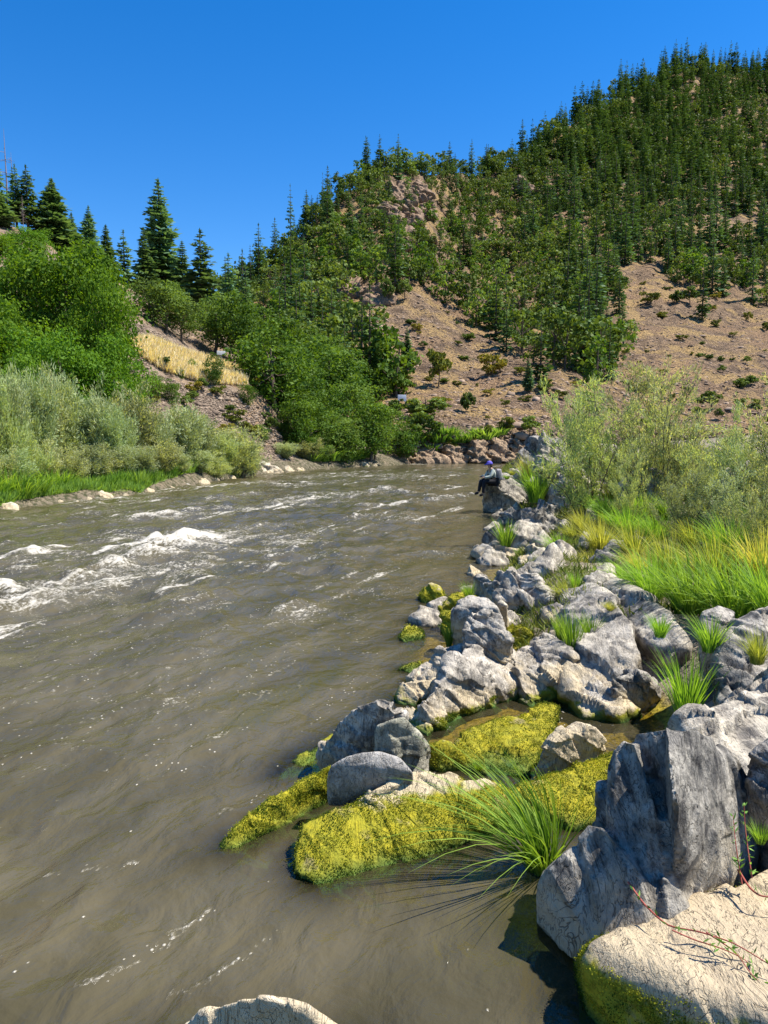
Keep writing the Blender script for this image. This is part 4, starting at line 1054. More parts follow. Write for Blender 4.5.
for d, px, py, p, isc in recs:
    rz = rs.rand() * 6.28
    if isc:
        h = rs.uniform(8, 21) * (.78 + .35 * smooth(100, 350, d)); s = h / 16; sx = s * rs.uniform(.9, 1.35)
    else:
        h = rs.uniform(4.8, 10.5) * (1 + .35 * smooth(150, 420, d)); s = h / 8; sx = s * rs.uniform(.8, 1.15)
    kf = 1 - .25 * (1 - smooth(220, 330, py)) * (1 - smooth(440, 570, px)); s *= kf; sx *= kf
    cnt[isc] += 1
    if cnt[isc] <= 280:
        ms = fc if isc else (fo if rs.rand() < .72 else fg)
        c, tr = ms[rs.randint(len(ms))]
        z = mzone(px, py); kind = 'conifer' if isc else 'round crowned oak'
        parts = [('crown', c), ('trunk', tr)]
        if True: inst('conifer_tree' if isc else 'oak_tree', parts, (p[0], p[1], p[2] - .3), (sx, sx, s), rz, f'dark {kind} on the {z}', 'conifer' if isc else 'oak', f'{kind} trees, {z}')
        else:
            o = link('conifer_tree' if isc else 'oak_tree', c, loc=(p[0], p[1], p[2] - .3)); o.scale = (sx, sx, s); o.rotation_euler = (0, 0, rz)
            tag(o, f'dark {kind} on the {z}', 'conifer' if isc else 'oak', f'{kind} trees, {z}')
    else:
        rw = rawc if isc else rawo; v, li, t = rw[rs.randint(len(rw))]
        ca, sa = math.cos(rz), math.sin(rz)
        vv = np.stack([(v[:, 0] * ca - v[:, 1] * sa) * sx + p[0], (v[:, 0] * sa + v[:, 1] * ca) * sx + p[1], v[:, 2] * s + p[2] - .3], 1)
        far_mb[isc].add(vv, li.reshape(-1, 4), np.clip(t + rs.normal() * .2, 0, 1))
for k_, nm, mt in ((True, 'far_conifer_forest', m_con_far), (False, 'far_oak_forest', m_oak)):
    if far_mb[k_].n:
        tag(link(nm, far_mb[k_].mesh(nm, mt)), ('dark conifers' if k_ else 'rounded oaks') + ' massed on the highest far part of the mountain', 'forest', kind='stuff')
print('forest', cnt, len(recs))
# special trees on the ridge and scree
for px, py, top, w_, lab in [(291, 258, 188, 16, 'tall narrow conifer standing proud on the mountain left shoulder'), (323, 232, 176, 9, 'thin left spire of a pair on the mountain ridge'), (331, 228, 178, 9, 'thin right spire of a pair on the mountain ridge'),
        (407, 368, 328, 17, 'small bright conical conifer alone on the scree'), (528, 392, 358, 15, 'young conifer on the tan slope left of the willows'), (702, 320, 262, 20, 'lone dark conifer at the top of the right scree'),
        (588, 368, 308, 30, 'pointed conifer at the tip of the forest tongue'), (376, 180, 158, 14, 'conifer on top of the rocky knob'), (427, 182, 156, 8, 'slender spire behind the rocky knob'),
        (522, 160, 122, 16, 'conifer on the saddle of the skyline'), (451, 190, 166, 9, 'small spire in the dip of the skyline'), (735, 255, 215, 18, 'conifer beside the small tan clearing')]:
    h_ = hit(BV_M, px, py)
    if h_ is None: h_ = hit(BV_M, px, py + 14)
    if h_ is None: print('miss', lab); continue
    h = (py - top) / F * h_[1]; c, tr = fc[rs.randint(5)] if h_[1] > 140 else con_near[0]; nom = 16 if h_[1] > 140 else 22
    inst('conifer_tree', [('crown', c), ('trunk', tr)], h_, (w_ / F * h_[1] / (6 if nom == 16 else 7.6), w_ / F * h_[1] / (6 if nom == 16 else 7.6), h / nom), 1, lab, 'conifer')
sb = [broad_meshes(s, 3, 3, 14, 150, .3, m_shrub, low=.0) for s in (61, 62)]
sg_ = [broad_meshes(s, 3, 3, 14, 150, .3, m_oak, low=.0) for s in (63, 64)]
for px, py, hp, wp, g_, lab in [(438, 388, 44, 26, 0, 'olive yellow bushy tree on the scree beside the little conifer'), (396, 382, 12, 26, 0, 'low spreading shrub at the left of the scree'), (398, 372, 12, 22, 1, 'dark low shrub above the spreading one'),
        (492, 375, 26, 26, 0, 'olive bush below the oak wall'), (500, 372, 16, 18, 0, 'second olive bush touching the first'), (417, 330, 8, 14, 0, 'flat green shrub high on the scree'), (386, 305, 26, 16, 1, 'dark bush on the gravel ridge'), (405, 300, 20, 18, 1, 'round dark bush right of the ridge bush'),
        (466, 412, 30, 17, 1, 'small grey green tree on the road edge'), (425, 418, 30, 46, 1, 'leafy dark tree group by the road end'), (418, 442, 30, 40, 1, 'dark tree standing on the bluff rocks'), (436, 444, 24, 22, 1, 'bush on the bluff next to the dark tree'),
        (455, 448, 12, 16, 0, 'yellow green shrub on the bluff'), (484, 438, 16, 16, 0, 'orange tinged shrub on the bluff'), (474, 446, 12, 16, 0, 'bushy tuft between bluff outcrops'), (505, 430, 16, 22, 0, 'wide dry shrub over the bluff'), (530, 436, 20, 24, 1, 'grey shrub above the seated angler'),
        (440, 405, 10, 22, 0, 'yellow shrub along the road bank'), (396, 414, 22, 26, 1, 'leafy bush in front of the small white board'), (410, 412, 16, 12, 1, 'bush hiding the right side of the small white board'), (690, 305, 18, 18, 1, 'dark bush at the top of the right scree'), (676, 303, 18, 18, 1, 'neighbouring dark bush at the top of the right scree'), (748, 322, 12, 10, 0, 'small green bush on the right scree'),
        (682, 340, 6, 14, 0, 'flat yellow shrub on the right scree'), (662, 318, 8, 14, 0, 'green patch of shrub below the forest edge'), (709, 360, 9, 11, 1, 'small round shrub low on the right scree'), (721, 362, 9, 9, 1, 'smaller twin of the round shrub on the right scree'), (746, 364, 8, 9, 1, 'lone round shrub near the right edge'),
        (650, 305, 14, 22, 0, 'olive shrub where the scree meets the trees'), (766, 330, 10, 10, 0, 'yellow green shrub at the right edge'), (716, 300, 8, 12, 0, 'pale shrub in the upper scree')]:
    h_ = hit(BV_M, px, py)
    if h_ is None: print('miss', lab); continue
    d = h_[1]; c, tr = (sg_ if g_ else sb)[rs.randint(2)]
    inst('shrub', [('crown', c), ('trunk', tr)], h_, (wp / F * d / 3, wp / F * d / 3, hp / F * d / 3), rs.rand() * 6, lab, 'shrub')

n_ = 0
for t in range(3000):
    px = rs.uniform(135, 305); py = rs.uniform(330, 462)
    if n_ >= 34: break
    if py < 395 and px > 165 and px < 250 and py > 345 and py < 388: continue
    if py < 335 + (px - 135) * .35: continue
    h_ = hit(BV_H, px, py)
    if h_ is None: continue
    n_ += 1; c, tr = (sb if rs.rand() < .55 else sg_)[rs.randint(2)]; z = rs.uniform(.4, 1.3); w_ = z * rs.uniform(1, 1.7)
    inst('shrub', [('crown', c), ('trunk', tr)], h_, (w_ / 3, w_ / 3, z / 3), rs.rand() * 6, 'low scrubby bush on the stony slope below the dry grass terrace', 'shrub', 'scrub on the stony slope across the river')
n_ = 0
for t in range(4000):
    px = rs.uniform(370, 790); py = rs.uniform(280, 425)
    if n_ > 95: break
    if not (in_poly(px, py, BARE[0]) or in_poly(px, py, THIN)): continue
    h_ = hit(BV_M, px, py)
    if h_ is None: continue
    n_ += 1; c, tr = (sb if rs.rand() < .5 else sg_)[rs.randint(2)]; z = rs.uniform(.5, 1.5) * (1 if rs.rand() < .8 else 1.8); w_ = z * rs.uniform(1, 1.8)
    inst('shrub', [('crown', c), ('trunk', tr)], h_, (w_ / 3, w_ / 3, z / 3), rs.rand() * 6, 'small low bush dotted on the bare ' + ('right slope' if px > 600 else 'middle slope'), 'shrub', 'low bushes on the bare ' + ('right slope' if px > 600 else 'middle slope'))
for i, (px, py, w_, h__) in enumerate([(398, 200, 26, 16), (418, 196, 22, 14), (388, 216, 20, 14), (410, 222, 24, 16), (428, 214, 18, 12), (402, 244, 22, 14), (424, 240, 16, 12), (520, 190, 26, 10), (545, 196, 22, 10), (380, 300, 30, 14), (350, 292, 24, 12)]):
    h_ = hit(BV_M, px, py + 4)
    if h_ is None: continue
    rock('brown crag ' + ['under the top of the rocky knob', 'right of the knob top', 'on the left flank of the knob', 'at the heart of the knob', 'on the right flank of the knob', 'low on the knob', 'low right on the knob', 'half way up the centre ridge', 'beside the centre ridge crag', 'over the gravel scree', 'at the left of the gravel scree'][i],
         [[(px - w_ / 2, py + 4, 0), (px - w_ * .35, py - h__ * .6, 2), (px, py - h__, 3.5), (px + w_ * .3, py - h__ * .7, 3), (px + w_ / 2, py + 3, 0), (px, py + 6, -1.5)]], rk_crag, dist=h_[1], deep=8, amp=1.3, res=44, rough=1.3, name='crag', cat='crag', group='crags on the mountain')
# ------------------------------------------------------------------ stuff on the slopes
m_scree = leafmat('scree_stone', (.11, .08, .06), (.34, .26, .19), None, 0, .9)
m_scree2 = leafmat('mountain_stone', (.12, .085, .06), (.30, .22, .16), None, 0, .9)
mb = MB(); n = 9000
cnt_ = 0
TER = [(133, 342), (150, 340), (180, 352), (215, 362), (243, 372), (246, 386), (205, 384), (165, 372), (140, 356)]
while cnt_ < 9000:
    px = rs.uniform(130, 248); py = rs.uniform(336, 390)
    if not in_poly(px, py, TER): continue
    h_ = hit(BV_H, px, py)
    if h_ is None: continue
    k = 3; a = rs.rand() * 6.28
    ax = norm(np.stack([rs.normal(size=k) * .3, rs.normal(size=k) * .3, np.ones(k)], 1)); wd = np.tile([math.cos(a), math.sin(a), 0], (k, 1))
    kites(mb, np.tile(h_, (k, 1)) + rs.normal(size=(k, 3)) * [.15, .15, 0], ax, wd, rs.uniform(.35, .75, k), .09, rs.rand(k)); cnt_ += 1
tag(link('dry_grass', mb.mesh('dry_grass', m_dry)), 'straw coloured dry grass covering the terrace across the river', 'grass', kind='stuff')
mb = MB(); cnt_ = 0
ico = np.array([(-1, -1, -.6), (1, -1, -.6), (1, 1, -.6), (-1, 1, -.6), (-.6, -.6, .6), (.7, -.5, .5), (.6, .6, .7), (-.5, .7, .5)])
icf = [(0, 3, 2, 1), (4, 5, 6, 7), (0, 1, 5, 4), (1, 2, 6, 5), (2, 3, 7, 6), (3, 0, 4, 7)]
SCR = [(150, 372), (205, 390), (245, 392), (265, 412), (300, 438), (296, 462), (250, 458), (225, 452), (190, 440), (140, 410), (130, 380), (133, 322), (165, 335), (180, 350), (150, 345), (140, 350)]
while cnt_ < 9000:
    px = rs.uniform(125, 305); py = rs.uniform(320, 465)
    if not in_poly(px, py, SCR): continue
    h_ = hit(BV_H, px, py)
    if h_ is None: continue
    s = rs.uniform(.03, .12) * (2.5 if rs.rand() < .03 else 1); q = ico * rs.uniform(.6, 1.2, 3) * s + rs.normal(size=(8, 3)) * s * .18
    a = rs.rand() * 6.28; q = np.stack([q[:, 0] * math.cos(a) - q[:, 1] * math.sin(a), q[:, 0] * math.sin(a) + q[:, 1] * math.cos(a), q[:, 2] * .7], 1)
    mb.add(q + h_, icf, rs.rand()); cnt_ += 1
tag(link('scree_stones', mb.mesh('scree_stones', m_scree)), 'loose grey and tan stones strewn on the slope below the terrace', 'scree', kind='stuff')
mb = MB(); cnt_ = 0
while cnt_ < 3800:
    px = rs.uniform(335, 800); py = rs.uniform(270, 462)
    if not in_poly(px, py, BARE[0]) and py < 400: continue
    h_ = hit(BV_M, px, py)
    if h_ is None: continue
    s = rs.uniform(.08, .38) * (2.2 if rs.rand() < .04 else 1); q = ico * rs.uniform(.6, 1.3, 3) * s + rs.normal(size=(8, 3)) * s * .18
    a = rs.rand() * 6.28; q = np.stack([q[:, 0] * math.cos(a) - q[:, 1] * math.sin(a), q[:, 0] * math.sin(a) + q[:, 1] * math.cos(a), q[:, 2] * .6], 1)
    mb.add(q + h_, icf, rs.rand()); cnt_ += 1
tag(link('mountain_stones', mb.mesh('mountain_stones', m_scree2)), 'broken stones scattered over the bare mountain slope', 'scree', kind='stuff')
# ------------------------------------------------------------------ willows
ws = [willow_meshes(s, 3.2, 2.0, 26, 6400, .17, .034, m_will_silver, lean=.34, low=.03) for s in (71, 72, 73)]
wg = [willow_meshes(s, 3.2, 2.6, 22, 5200, .16, .034, m_will_green, low=.05) for s in (74, 75)]
wn = [willow_meshes(s, 3.4, 3.0, 15, 8600, .088, .019, m_will_green, low=.18) for s in (76, 77)]
wns = [willow_meshes(s, 3.2, 2.8, 15, 8600, .088, .020, m_will_silver, low=.12) for s in (78, 79)]
def put_w(bv, px, d, top, wpx, ms, nom, label, grp, name='willow_shrub', sink=.05):
    q = at_px(bv, px, d, .5); h = Pd(px, top, d)[2] - q[2]; w_ = wpx / F * d
    fo_, st_ = random.choice(ms); q[2] -= sink
    return inst(name, [('foliage', fo_), ('stems', st_)], q, (w_ / nom[1], w_ / nom[1], h / nom[0]), random.random() * 6, label, 'willow', grp)
rs = np.random.RandomState(17)
for i, px in enumerate(np.linspace(-60, 232, 25)):
    d = np.interp(px, [-60, 0, 140, 240], [25, 27.5, 35, 46]) + rs.uniform(-.6, 2.2)
    top = np.interp(px, [-60, 0, 40, 100, 150, 200, 240], [350, 355, 356, 372, 384, 402, 418]) + rs.uniform(-14, 16)
    z = 'at the left edge' if px < 40 else 'in the middle of the band' if px < 140 else 'toward the right end of the band'
    put_w(BV_H, px, d, top, rs.uniform(40, 60), ws if rs.rand() < .75 else wg, (3.2, 2.5), f'silvery willow shrub {z} lining the far left bank', f'silvery willows {z}')
for i, px in enumerate(np.linspace(-40, 215, 15)):
    d = np.interp(px, [-60, 0, 140, 240], [23.5, 26.2, 33.6, 44]) + rs.uniform(0, .6)
    top = np.interp(px, [-60, 100, 240], [425, 432, 440]) + rs.uniform(-10, 12)
    put_w(BV_H, px, d, top, rs.uniform(34, 50), ws if rs.rand() < .5 else wg, (3.2, 2.5), 'short willow in the front row of the far left bank', 'short willows in the front row')
for px, d, top, w_, lab in [(238, 45.5, 418, 50, 'big green willow clump closing the silver band'), (222, 44, 428, 40, 'green willow leaning on the big clump'), (252, 48, 436, 26, 'little green willow at the tip of the band'),
        (285, 57, 438, 34, 'pale willow above the shingle point'), (308, 60, 434, 34, 'grey willow between the point and the green slope'), (325, 62, 442, 26, 'low pale willow beside the grey one')]:
    put_w(BV_H, px, d, top, w_, wg if 'green' in lab else ws, (3.2, 2.5), lab, None)

for px, d, top, w_, ms, lab in [(593, 16.5, 340, 110, wn, 'sapling willow with bare stems showing above the pale rocks'), (640, 18, 330, 110, wn, 'tall yellow green willow behind the sapling'),
        (668, 15.5, 346, 96, wn, 'willow standing over the knobbly white rock'), (700, 16, 394, 90, wns, 'lower willow under the gap in the scree view'),
        (725, 14, 398, 100, wn, 'reddish stemmed willow right of the gap'), (756, 13, 360, 96, wns, 'tall grey willow near the right edge'), (790, 12, 340, 110, wn, 'willow cut by the right edge'),
        (690, 12, 440, 70, wns, 'silvery low willow above the sedges'), 
        (738, 10.6, 440, 80, wns, 'bushy willow directly above the big sedges'), (782, 9.6, 432, 80, wn, 'near willow at the right edge above the sedges'), (590, 21, 366, 60, wns, 'slender willow at the left end of the thicket'),
        (630, 14, 440, 46, wn, 'leafy young willow beside the pointed grey rock')]:
    put_w(BV_B, px, d, top, w_, ms, (3.3, 2.7), lab, None, sink=.1)

# ------------------------------------------------------------------ sedges and grasses
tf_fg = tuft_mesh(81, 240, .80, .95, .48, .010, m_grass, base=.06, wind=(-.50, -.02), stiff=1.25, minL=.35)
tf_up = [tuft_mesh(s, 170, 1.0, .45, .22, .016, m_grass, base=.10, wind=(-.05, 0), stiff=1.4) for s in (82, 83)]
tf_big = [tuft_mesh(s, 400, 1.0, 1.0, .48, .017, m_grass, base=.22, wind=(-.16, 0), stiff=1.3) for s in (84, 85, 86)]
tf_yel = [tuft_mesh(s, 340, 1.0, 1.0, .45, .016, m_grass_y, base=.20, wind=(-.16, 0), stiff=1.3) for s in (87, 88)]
tf_far = [tuft_mesh(s, 120, 1.0, .7, .3, .05, m_rush, base=.35) for s in (89, 90)]
tf_farw = [tuft_mesh(s, 160, 1.0, .8, .4, .035, m_grass, base=.3) for s in (91, 92)]
def put_t(px, py, z, hpx, wpx, ms, label, nomw=1.0, dist=None, name='grass_tuft', grp='grass tufts among the near rocks', cat='grass tuft'):
    q = Pz(px, py, z) if dist is None else Pd(px, py, dist)
    d = q[1]; h = hpx / F * d; w_ = wpx / F * d
    me = random.choice(ms) if isinstance(ms, list) else ms
    o = link(name, me, loc=q); o.scale = (w_ / nomw, w_ / nomw, h); o.rotation_euler = (0, 0, 0 if me is tf_fg else random.uniform(-.5, .5))
    return tag(o, label, cat, grp)
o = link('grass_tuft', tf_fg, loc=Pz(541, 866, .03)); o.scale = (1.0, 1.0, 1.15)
tag(o, 'large arching green sedge drooping over the water in the foreground', 'sedge', 'grass tufts among the near rocks')
for px, py, z, hp, wp, ms, lab, nw in [
    (686, 718, .28, 92, 84, tf_up, 'upright bright green tuft beside the pale slab', .85), (572, 656, .3, 64, 46, tf_up, 'tall thin rush tuft in the shade of the broad slab', .85), (590, 640, .35, 36, 40, tf_up, 'dark tuft crouching against the broad slab', .85),
    (560, 640, .32, 36, 30, tf_up, 'short tuft between the slab rocks', .85), (569, 600, .4, 32, 52, tf_yel, 'light green mound of fine grass above the slabs', 1.5), (449, 646, .03, 34, 24, tf_up, 'small rush tuft standing in the river on its mossy lump', .85),
    (469, 600, .2, 26, 26, tf_up, 'little green tuft on the mossy shelf', .85), (710, 650, .75, 48, 70, tf_up, 'spreading tuft in front of the slate grey stone', .95), (757, 662, .85, 50, 44, tf_yel, 'brown footed reed tuft on the right edge rock', 1.5),
    (506, 548, .2, 40, 40, tf_up, 'rush tuft at the left foot of the dark rock fin', .85), (610, 610, .6, 14, 22, tf_yel, 'tiny dry tuft growing on the slab', 1.5), (520, 556, .1, 10, 20, tf_up, 'fringe of grass over the yellow mossed stone', .85),
    (660, 636, .8, 30, 40, tf_up, 'thin tuft on the shoulder of the ridge rock', .85), (760, 842, .5, 26, 40, tf_up, 'green shoots beside the rounded right edge boulder', .85), (478, 770, .02, 14, 26, tf_up, 'sparse blades at the edge of the moss bank', .85)]:
    put_t(px, py, z, hp, wp, ms, lab, nw)
for px, py, d, hp, wp, ms, lab in [
    (735, 618, 7.2, 92, 124, tf_big, 'biggest glossy green sedge tussock at the right'), (690, 612, 7.7, 80, 100, tf_big, 'green sedge tussock left of the biggest one'), (778, 612, 6.9, 96, 120, tf_big, 'green sedge tussock cut by the right edge'),
    (650, 596, 8.6, 62, 84, tf_big, 'yellow green sedge sloping toward the ridge rock'), (712, 574, 9, 60, 90, tf_yel, 'golden green tussock behind the biggest sedge'), (760, 565, 9, 56, 90, tf_yel, 'golden tussock under the bushy willow'),
    (668, 566, 9.8, 50, 70, tf_yel, 'straw coloured tussock in the middle of the sedges'), (600, 548, 12.2, 54, 60, tf_yel, 'yellow tussock leaning over the dark rock fin'), (634, 556, 11.2, 54, 64, tf_yel, 'long haired yellow tussock left of the straw coloured one'),
    (582, 522, 14, 34, 40, tf_yel, 'small yellow tussock above the dark fin'), (625, 526, 13.4, 44, 60, tf_big, 'green tussock under the young willow'), (655, 530, 12.6, 40, 56, tf_big, 'green tussock at the foot of the small silvery willow'),
    (604, 505, 15.5, 34, 50, tf_big, 'grass clump around the sapling foot'), (690, 530, 11.5, 36, 60, tf_yel, 'dry grass clump under the silvery low willow'), (588, 492, 17, 20, 34, tf_big, 'grass clump beside the pale rounded stone'),
    (536, 500, 22, 56, 46, tf_big, 'long green grass draped down the dark stack'), (548, 474, 22.4, 36, 30, tf_big, 'grass crown on top of the dark stack'), (526, 478, 23, 34, 30, tf_yel, 'yellowish grass on the shoulder of the dark stack'),
    (507, 479, 22.9, 7, 12, tf_big, 'small grass tuft on the rock beside the angler'), (512, 475, 23.4, 9, 14, tf_yel, 'dry tuft behind the seated angler'), (545, 520, 17, 16, 30, tf_yel, 'tuft fringing the top of the rock fin'),
    (560, 560, 13.2, 30, 44, tf_big, 'green clump between the dark fin and the slabs'), (590, 572, 11.6, 26, 44, tf_yel, 'yellow clump between the leaning stones'), (618, 590, 9.8, 30, 50, tf_big, 'grass clump bending over the ridge rock'), (640, 574, 10.6, 34, 56, tf_yel, 'shaggy tussock above the dark stone'), (574, 545, 14.5, 26, 40, tf_yel, 'small shaggy tussock behind the fin'), (612, 482, 16.4, 26, 44, tf_yel, 'dry clump under the sapling'), (640, 505, 15, 36, 56, tf_big, 'broad clump before the knobbly white rock'), (728, 545, 9.8, 50, 80, tf_big, 'dark green tussock behind the golden ones'), (788, 540, 9.2, 56, 80, tf_yel, 'golden tussock cut by the right edge'),
    (576, 590, 9.2, 24, 50, tf_up, 'green tuft in the gap above the slab rocks'), (540, 578, 12.5, 16, 30, tf_up, 'thin grasses behind the crowning rock'), (668, 505, 14, 36, 50, tf_big, 'grass among the willow stems'),
    (712, 512, 12.6, 40, 60, tf_yel, 'yellowing grass below the right willows'), (752, 512, 12.2, 40, 60, tf_big, 'green grass below the right willows')]:
    if d < 10.5: hp *= 1.25
    q = Pd(px, 440, d); zt = drop(BV_B, q[0], q[1], .8); base = Pd(px, py, d)[2]
    put_t(px, py if d > 21 else proj(np.array([q[0], q[1], min(zt, base) if False else (zt + base) / 2]))[1], 0, hp, wp, ms, lab, 1.55, dist=d, grp='sedges and grasses of the right bank')
# rushes along the far shores
for i, px in enumerate(list(np.linspace(-20, 62, 7)) + list(np.linspace(88, 236, 16))):
    d = np.interp(px, [-60, 0, 140, 240], [22.0, 24.7, 32.3, 46.2]) + rs.uniform(.0, .8)
    q = Pd(px, 440, d); q[2] = drop(BV_H, q[0], q[1], .3)
    o = link('rush_tuft', random.choice(tf_far if px > 80 else tf_farw), loc=q); s = rs.uniform(.75, 1.15) * (1.3 if px < 80 else .9)
    o.scale = (s, s, s); o.rotation_euler = (0, 0, rs.rand() * 6)
    z = 'in the water margin at the left edge' if px < 80 else 'under the silver willows'
    tag(o, f'bright green rush tuft {z} of the far bank', 'rush', f'rush tufts {z}')
for i, px in enumerate(list(np.linspace(312, 362, 7)) + list(np.linspace(392, 500, 17))):
    d = np.interp(px, [300, 380, 390, 500], [58, 70, 75.6, 76.5]) + rs.uniform(0, .6)
    q = Pd(px, 440, d); q[2] = drop(BV_H if px < 380 else BV_M, q[0], q[1], .2)
    o = link('rush_tuft', random.choice(tf_far), loc=q); s = rs.uniform(1.0, 1.9); o.scale = (s * 1.5, s * 1.2, s * .8)
    z = 'at the foot of the green slope' if px < 380 else 'below the far bluff'
    tag(o, f'bright green rush tuft {z}', 'rush', f'rush tufts {z}')
# low herbs: ground cover
m_herb = leafmat('herb_leaves', (.05, .085, .015), (.24, .27, .07), None, .3)
mb = MB(); n = 90000
Y = 7.6 * np.exp(rs.rand(n) * math.log(8)); s_ = .5 + 11 * rs.rand(n) ** 1.6; X = Xs(Y) + s_
c = np.stack([X, Y, bankz(X, Y)], 1); ok_ = fbm(X / 1.4, Y / 1.4, 0, 3) > -.2; c = c[ok_]; n = len(c)
kites(mb, c, norm(rs.normal(size=(n, 3)) * [.6, .6, .3] + [0, 0, .8]), randdir(n, rs), rs.uniform(.05, .15, n) * (1 + c[:, 1] / 20), rs.uniform(.006, .016, n) * (1 + c[:, 1] / 14), rs.rand(n))
tag(link('ground_cover', mb.mesh('ground_cover', m_herb)), 'low mixed herbs and dry stalks covering the near bank', 'ground cover', kind='stuff')
mb = MB(); n = 22000
u = rs.rand(n); px = -60 + 300 * u; d0 = np.interp(px, [-60, 0, 140, 240], [21.8, 24.4, 32.0, 45.8]); d = d0 + rs.rand(n) ** 1.5 * 5
q = np.array([Pd(a, 440, b) for a, b in zip(px, d)]); q[:, 2] = [drop(BV_H, a, b, .2) for a, b in q[:, :2]]
kites(mb, q, norm(rs.normal(size=(n, 3)) * .4 + [0, 0, 1]), randdir(n, rs), rs.uniform(.15, .5, n), rs.uniform(.03, .07, n), rs.rand(n))
tag(link('bank_grass', mb.mesh('bank_grass', m_rush)), 'low bright grass covering the far left bank under the willows', 'grass', kind='stuff')

# ------------------------------------------------------------------ trailing weeds on the ledge
m_red = plain('red_stem', (.30, .07, .05), .5, .2, 30)
m_weed = leafmat('weed_leaves', (.06, .17, .03), (.22, .38, .09), None, .35)
def weed(label, pth, z, nl=26, side=None, r=.0035):
    mbs, mbl = MB(), MB(); P_ = np.array([Pz(a, b, zz) for (a, b), zz in zip(pth, z)])
    P2 = upsample(P_, 5); tube(mbs, P2, np.linspace(r, r * .4, len(P2)), 5)
    o0 = P_[0].copy(); ii = R.uniform(0, len(P2) - 1.01, nl); j = ii.astype(int)
    cc = P2[j] + (P2[j + 1] - P2[j]) * (ii - j)[:, None]
    ax = norm(R.normal(size=(nl, 3)) * [.8, .8, .4] + [0, 0, .45]); kites(mbl, cc, ax, norm(np.cross(ax, randdir(nl))), R.uniform(.02, .05, nl), R.uniform(.007, .012, nl), R.rand(nl))
    for m_ in (mbs, mbl):
        m_.v = [x - o0 for x in m_.v]
    e = empty('trailing_weed', o0); tag(e, label, 'weed', 'trailing weeds on the ledge')
    link('stem', mbs.mesh('stem', m_red, True), e); link('leaves', mbl.mesh('leaves', m_weed), e)
weed('longest red stemmed weed trailing across the cream ledge', [(628, 882), (645, 905), (668, 925), (700, 932), (735, 944), (775, 968)], [.46, .42, .42, .44, .44, .42], 20, r=.005)
weed('thin red runner crossing the ledge above the moss', [(672, 930), (695, 940), (720, 948), (745, 960), (768, 985)], [.40, .38, .39, .38, .33], 16)
weed('green leaved runner at the right edge of the ledge', [(706, 932), (735, 952), (752, 975), (772, 992)], [.46, .42, .38, .34], 26)
weed('upright red stemmed shoot beside the big boulder', [(742, 884), (738, 860), (735, 838), (733, 815)], [.42, .50, .58, .66], 22)
weed('leafy shoot with pale leaves next to the upright one', [(752, 878), (748, 850), (745, 825), (744, 805)], [.45, .54, .62, .70], 26)
weed('dark red runner cut by the right edge near the shoots', [(738, 870), (750, 888), (762, 896), (790, 898)], [.46, .44, .44, .45], 8, r=.006)
# ------------------------------------------------------------------ the angler
def surf_z(name_label, x, y, r=.3):
    for o in COL.objects:
        if o.get('label') == name_label:
            b = BVHTree.FromPolygons([tuple(v.co + o.location) for v in o.data.vertices], [tuple(p.vertices) for p in o.data.polygons])
            h = b.ray_cast(Vector((x, y, 30)), Vector((0, 0, -1)))
            return h[0][2] if h[0] is not None else None
m_skin = plain('skin', (.42, .26, .18), .6, .05)
m_shirt = plain('shirt_cloth', (.42, .46, .40), .9, .12, 40)
m_pants = plain('dark_cloth', (.018, .018, .022), .9, .1, 40)
m_cap = plain('cap_cloth', (.10, .08, .42), .8, .1, 40)
m_pack = plain('pack_cloth', (.30, .28, .29), .9, .12, 40)
m_hair = plain('hair', (.05, .035, .025), .8, .2, 60)
def skin(name, verts, edges, radii, mat, sub=2, root=0):
    me = bpy.data.meshes.new(name); me.from_pydata(verts, edges, []); o = bpy.data.objects.new(name, me); COL.objects.link(o)
    md = o.modifiers.new('s', 'SKIN'); md.use_smooth_shade = True
    for i, r in enumerate(radii):
        sv = me.skin_vertices[0].data[i]; sv.radius = (r, r) if not hasattr(r, '__len__') else r
        sv.use_root = (i == root)
    s = o.modifiers.new('u', 'SUBSURF'); s.levels = sub; s.render_levels = sub
    dg = bpy.context.evaluated_depsgraph_get(); m2 = bpy.data.meshes.new_from_object(o.evaluated_get(dg))
    bpy.data.objects.remove(o); m2.materials.clear(); m2.materials.append(mat); m2.name = name
    m2.polygons.foreach_set('use_smooth', np.ones(len(m2.polygons), bool)); return m2
# x = forward (the way the person faces), z up, origin at the seat
J = dict(pel=(0, 0, .10), waist=(.03, 0, .26), chest=(.09, 0, .44), neck=(.14, 0, .56), head=(.17, 0, .66), top=(.185, 0, .74),
         hipL=(.02, .09, .09), kneeL=(.42, .12, .10), ankL=(.44, .12, -.32), toeL=(.60, .13, -.40),
         hipR=(.02, -.09, .09), kneeR=(.44, -.10, .13), ankR=(.52, -.11, -.28), toeR=(.68, -.12, -.35),
         shL=(.10, .17, .49), elL=(.22, .22, .27), wrL=(.42, .14, .24), haL=(.49, .11, .24),
         shR=(.10, -.17, .49), elR=(.24, -.21, .27), wrR=(.43, -.10, .27), haR=(.50, -.07, .27))
K = list(J); ix = {k: i for i, k in enumerate(K)}
E = [('pel', 'waist'), ('waist', 'chest'), ('chest', 'neck'), ('neck', 'head'), ('head', 'top'), ('pel', 'hipL'), ('hipL', 'kneeL'), ('kneeL', 'ankL'), ('ankL', 'toeL'),
     ('pel', 'hipR'), ('hipR', 'kneeR'), ('kneeR', 'ankR'), ('ankR', 'toeR'), ('chest', 'shL'), ('shL', 'elL'), ('elL', 'wrL'), ('wrL', 'haL'), ('chest', 'shR'), ('shR', 'elR'), ('elR', 'wrR'), ('wrR', 'haR')]
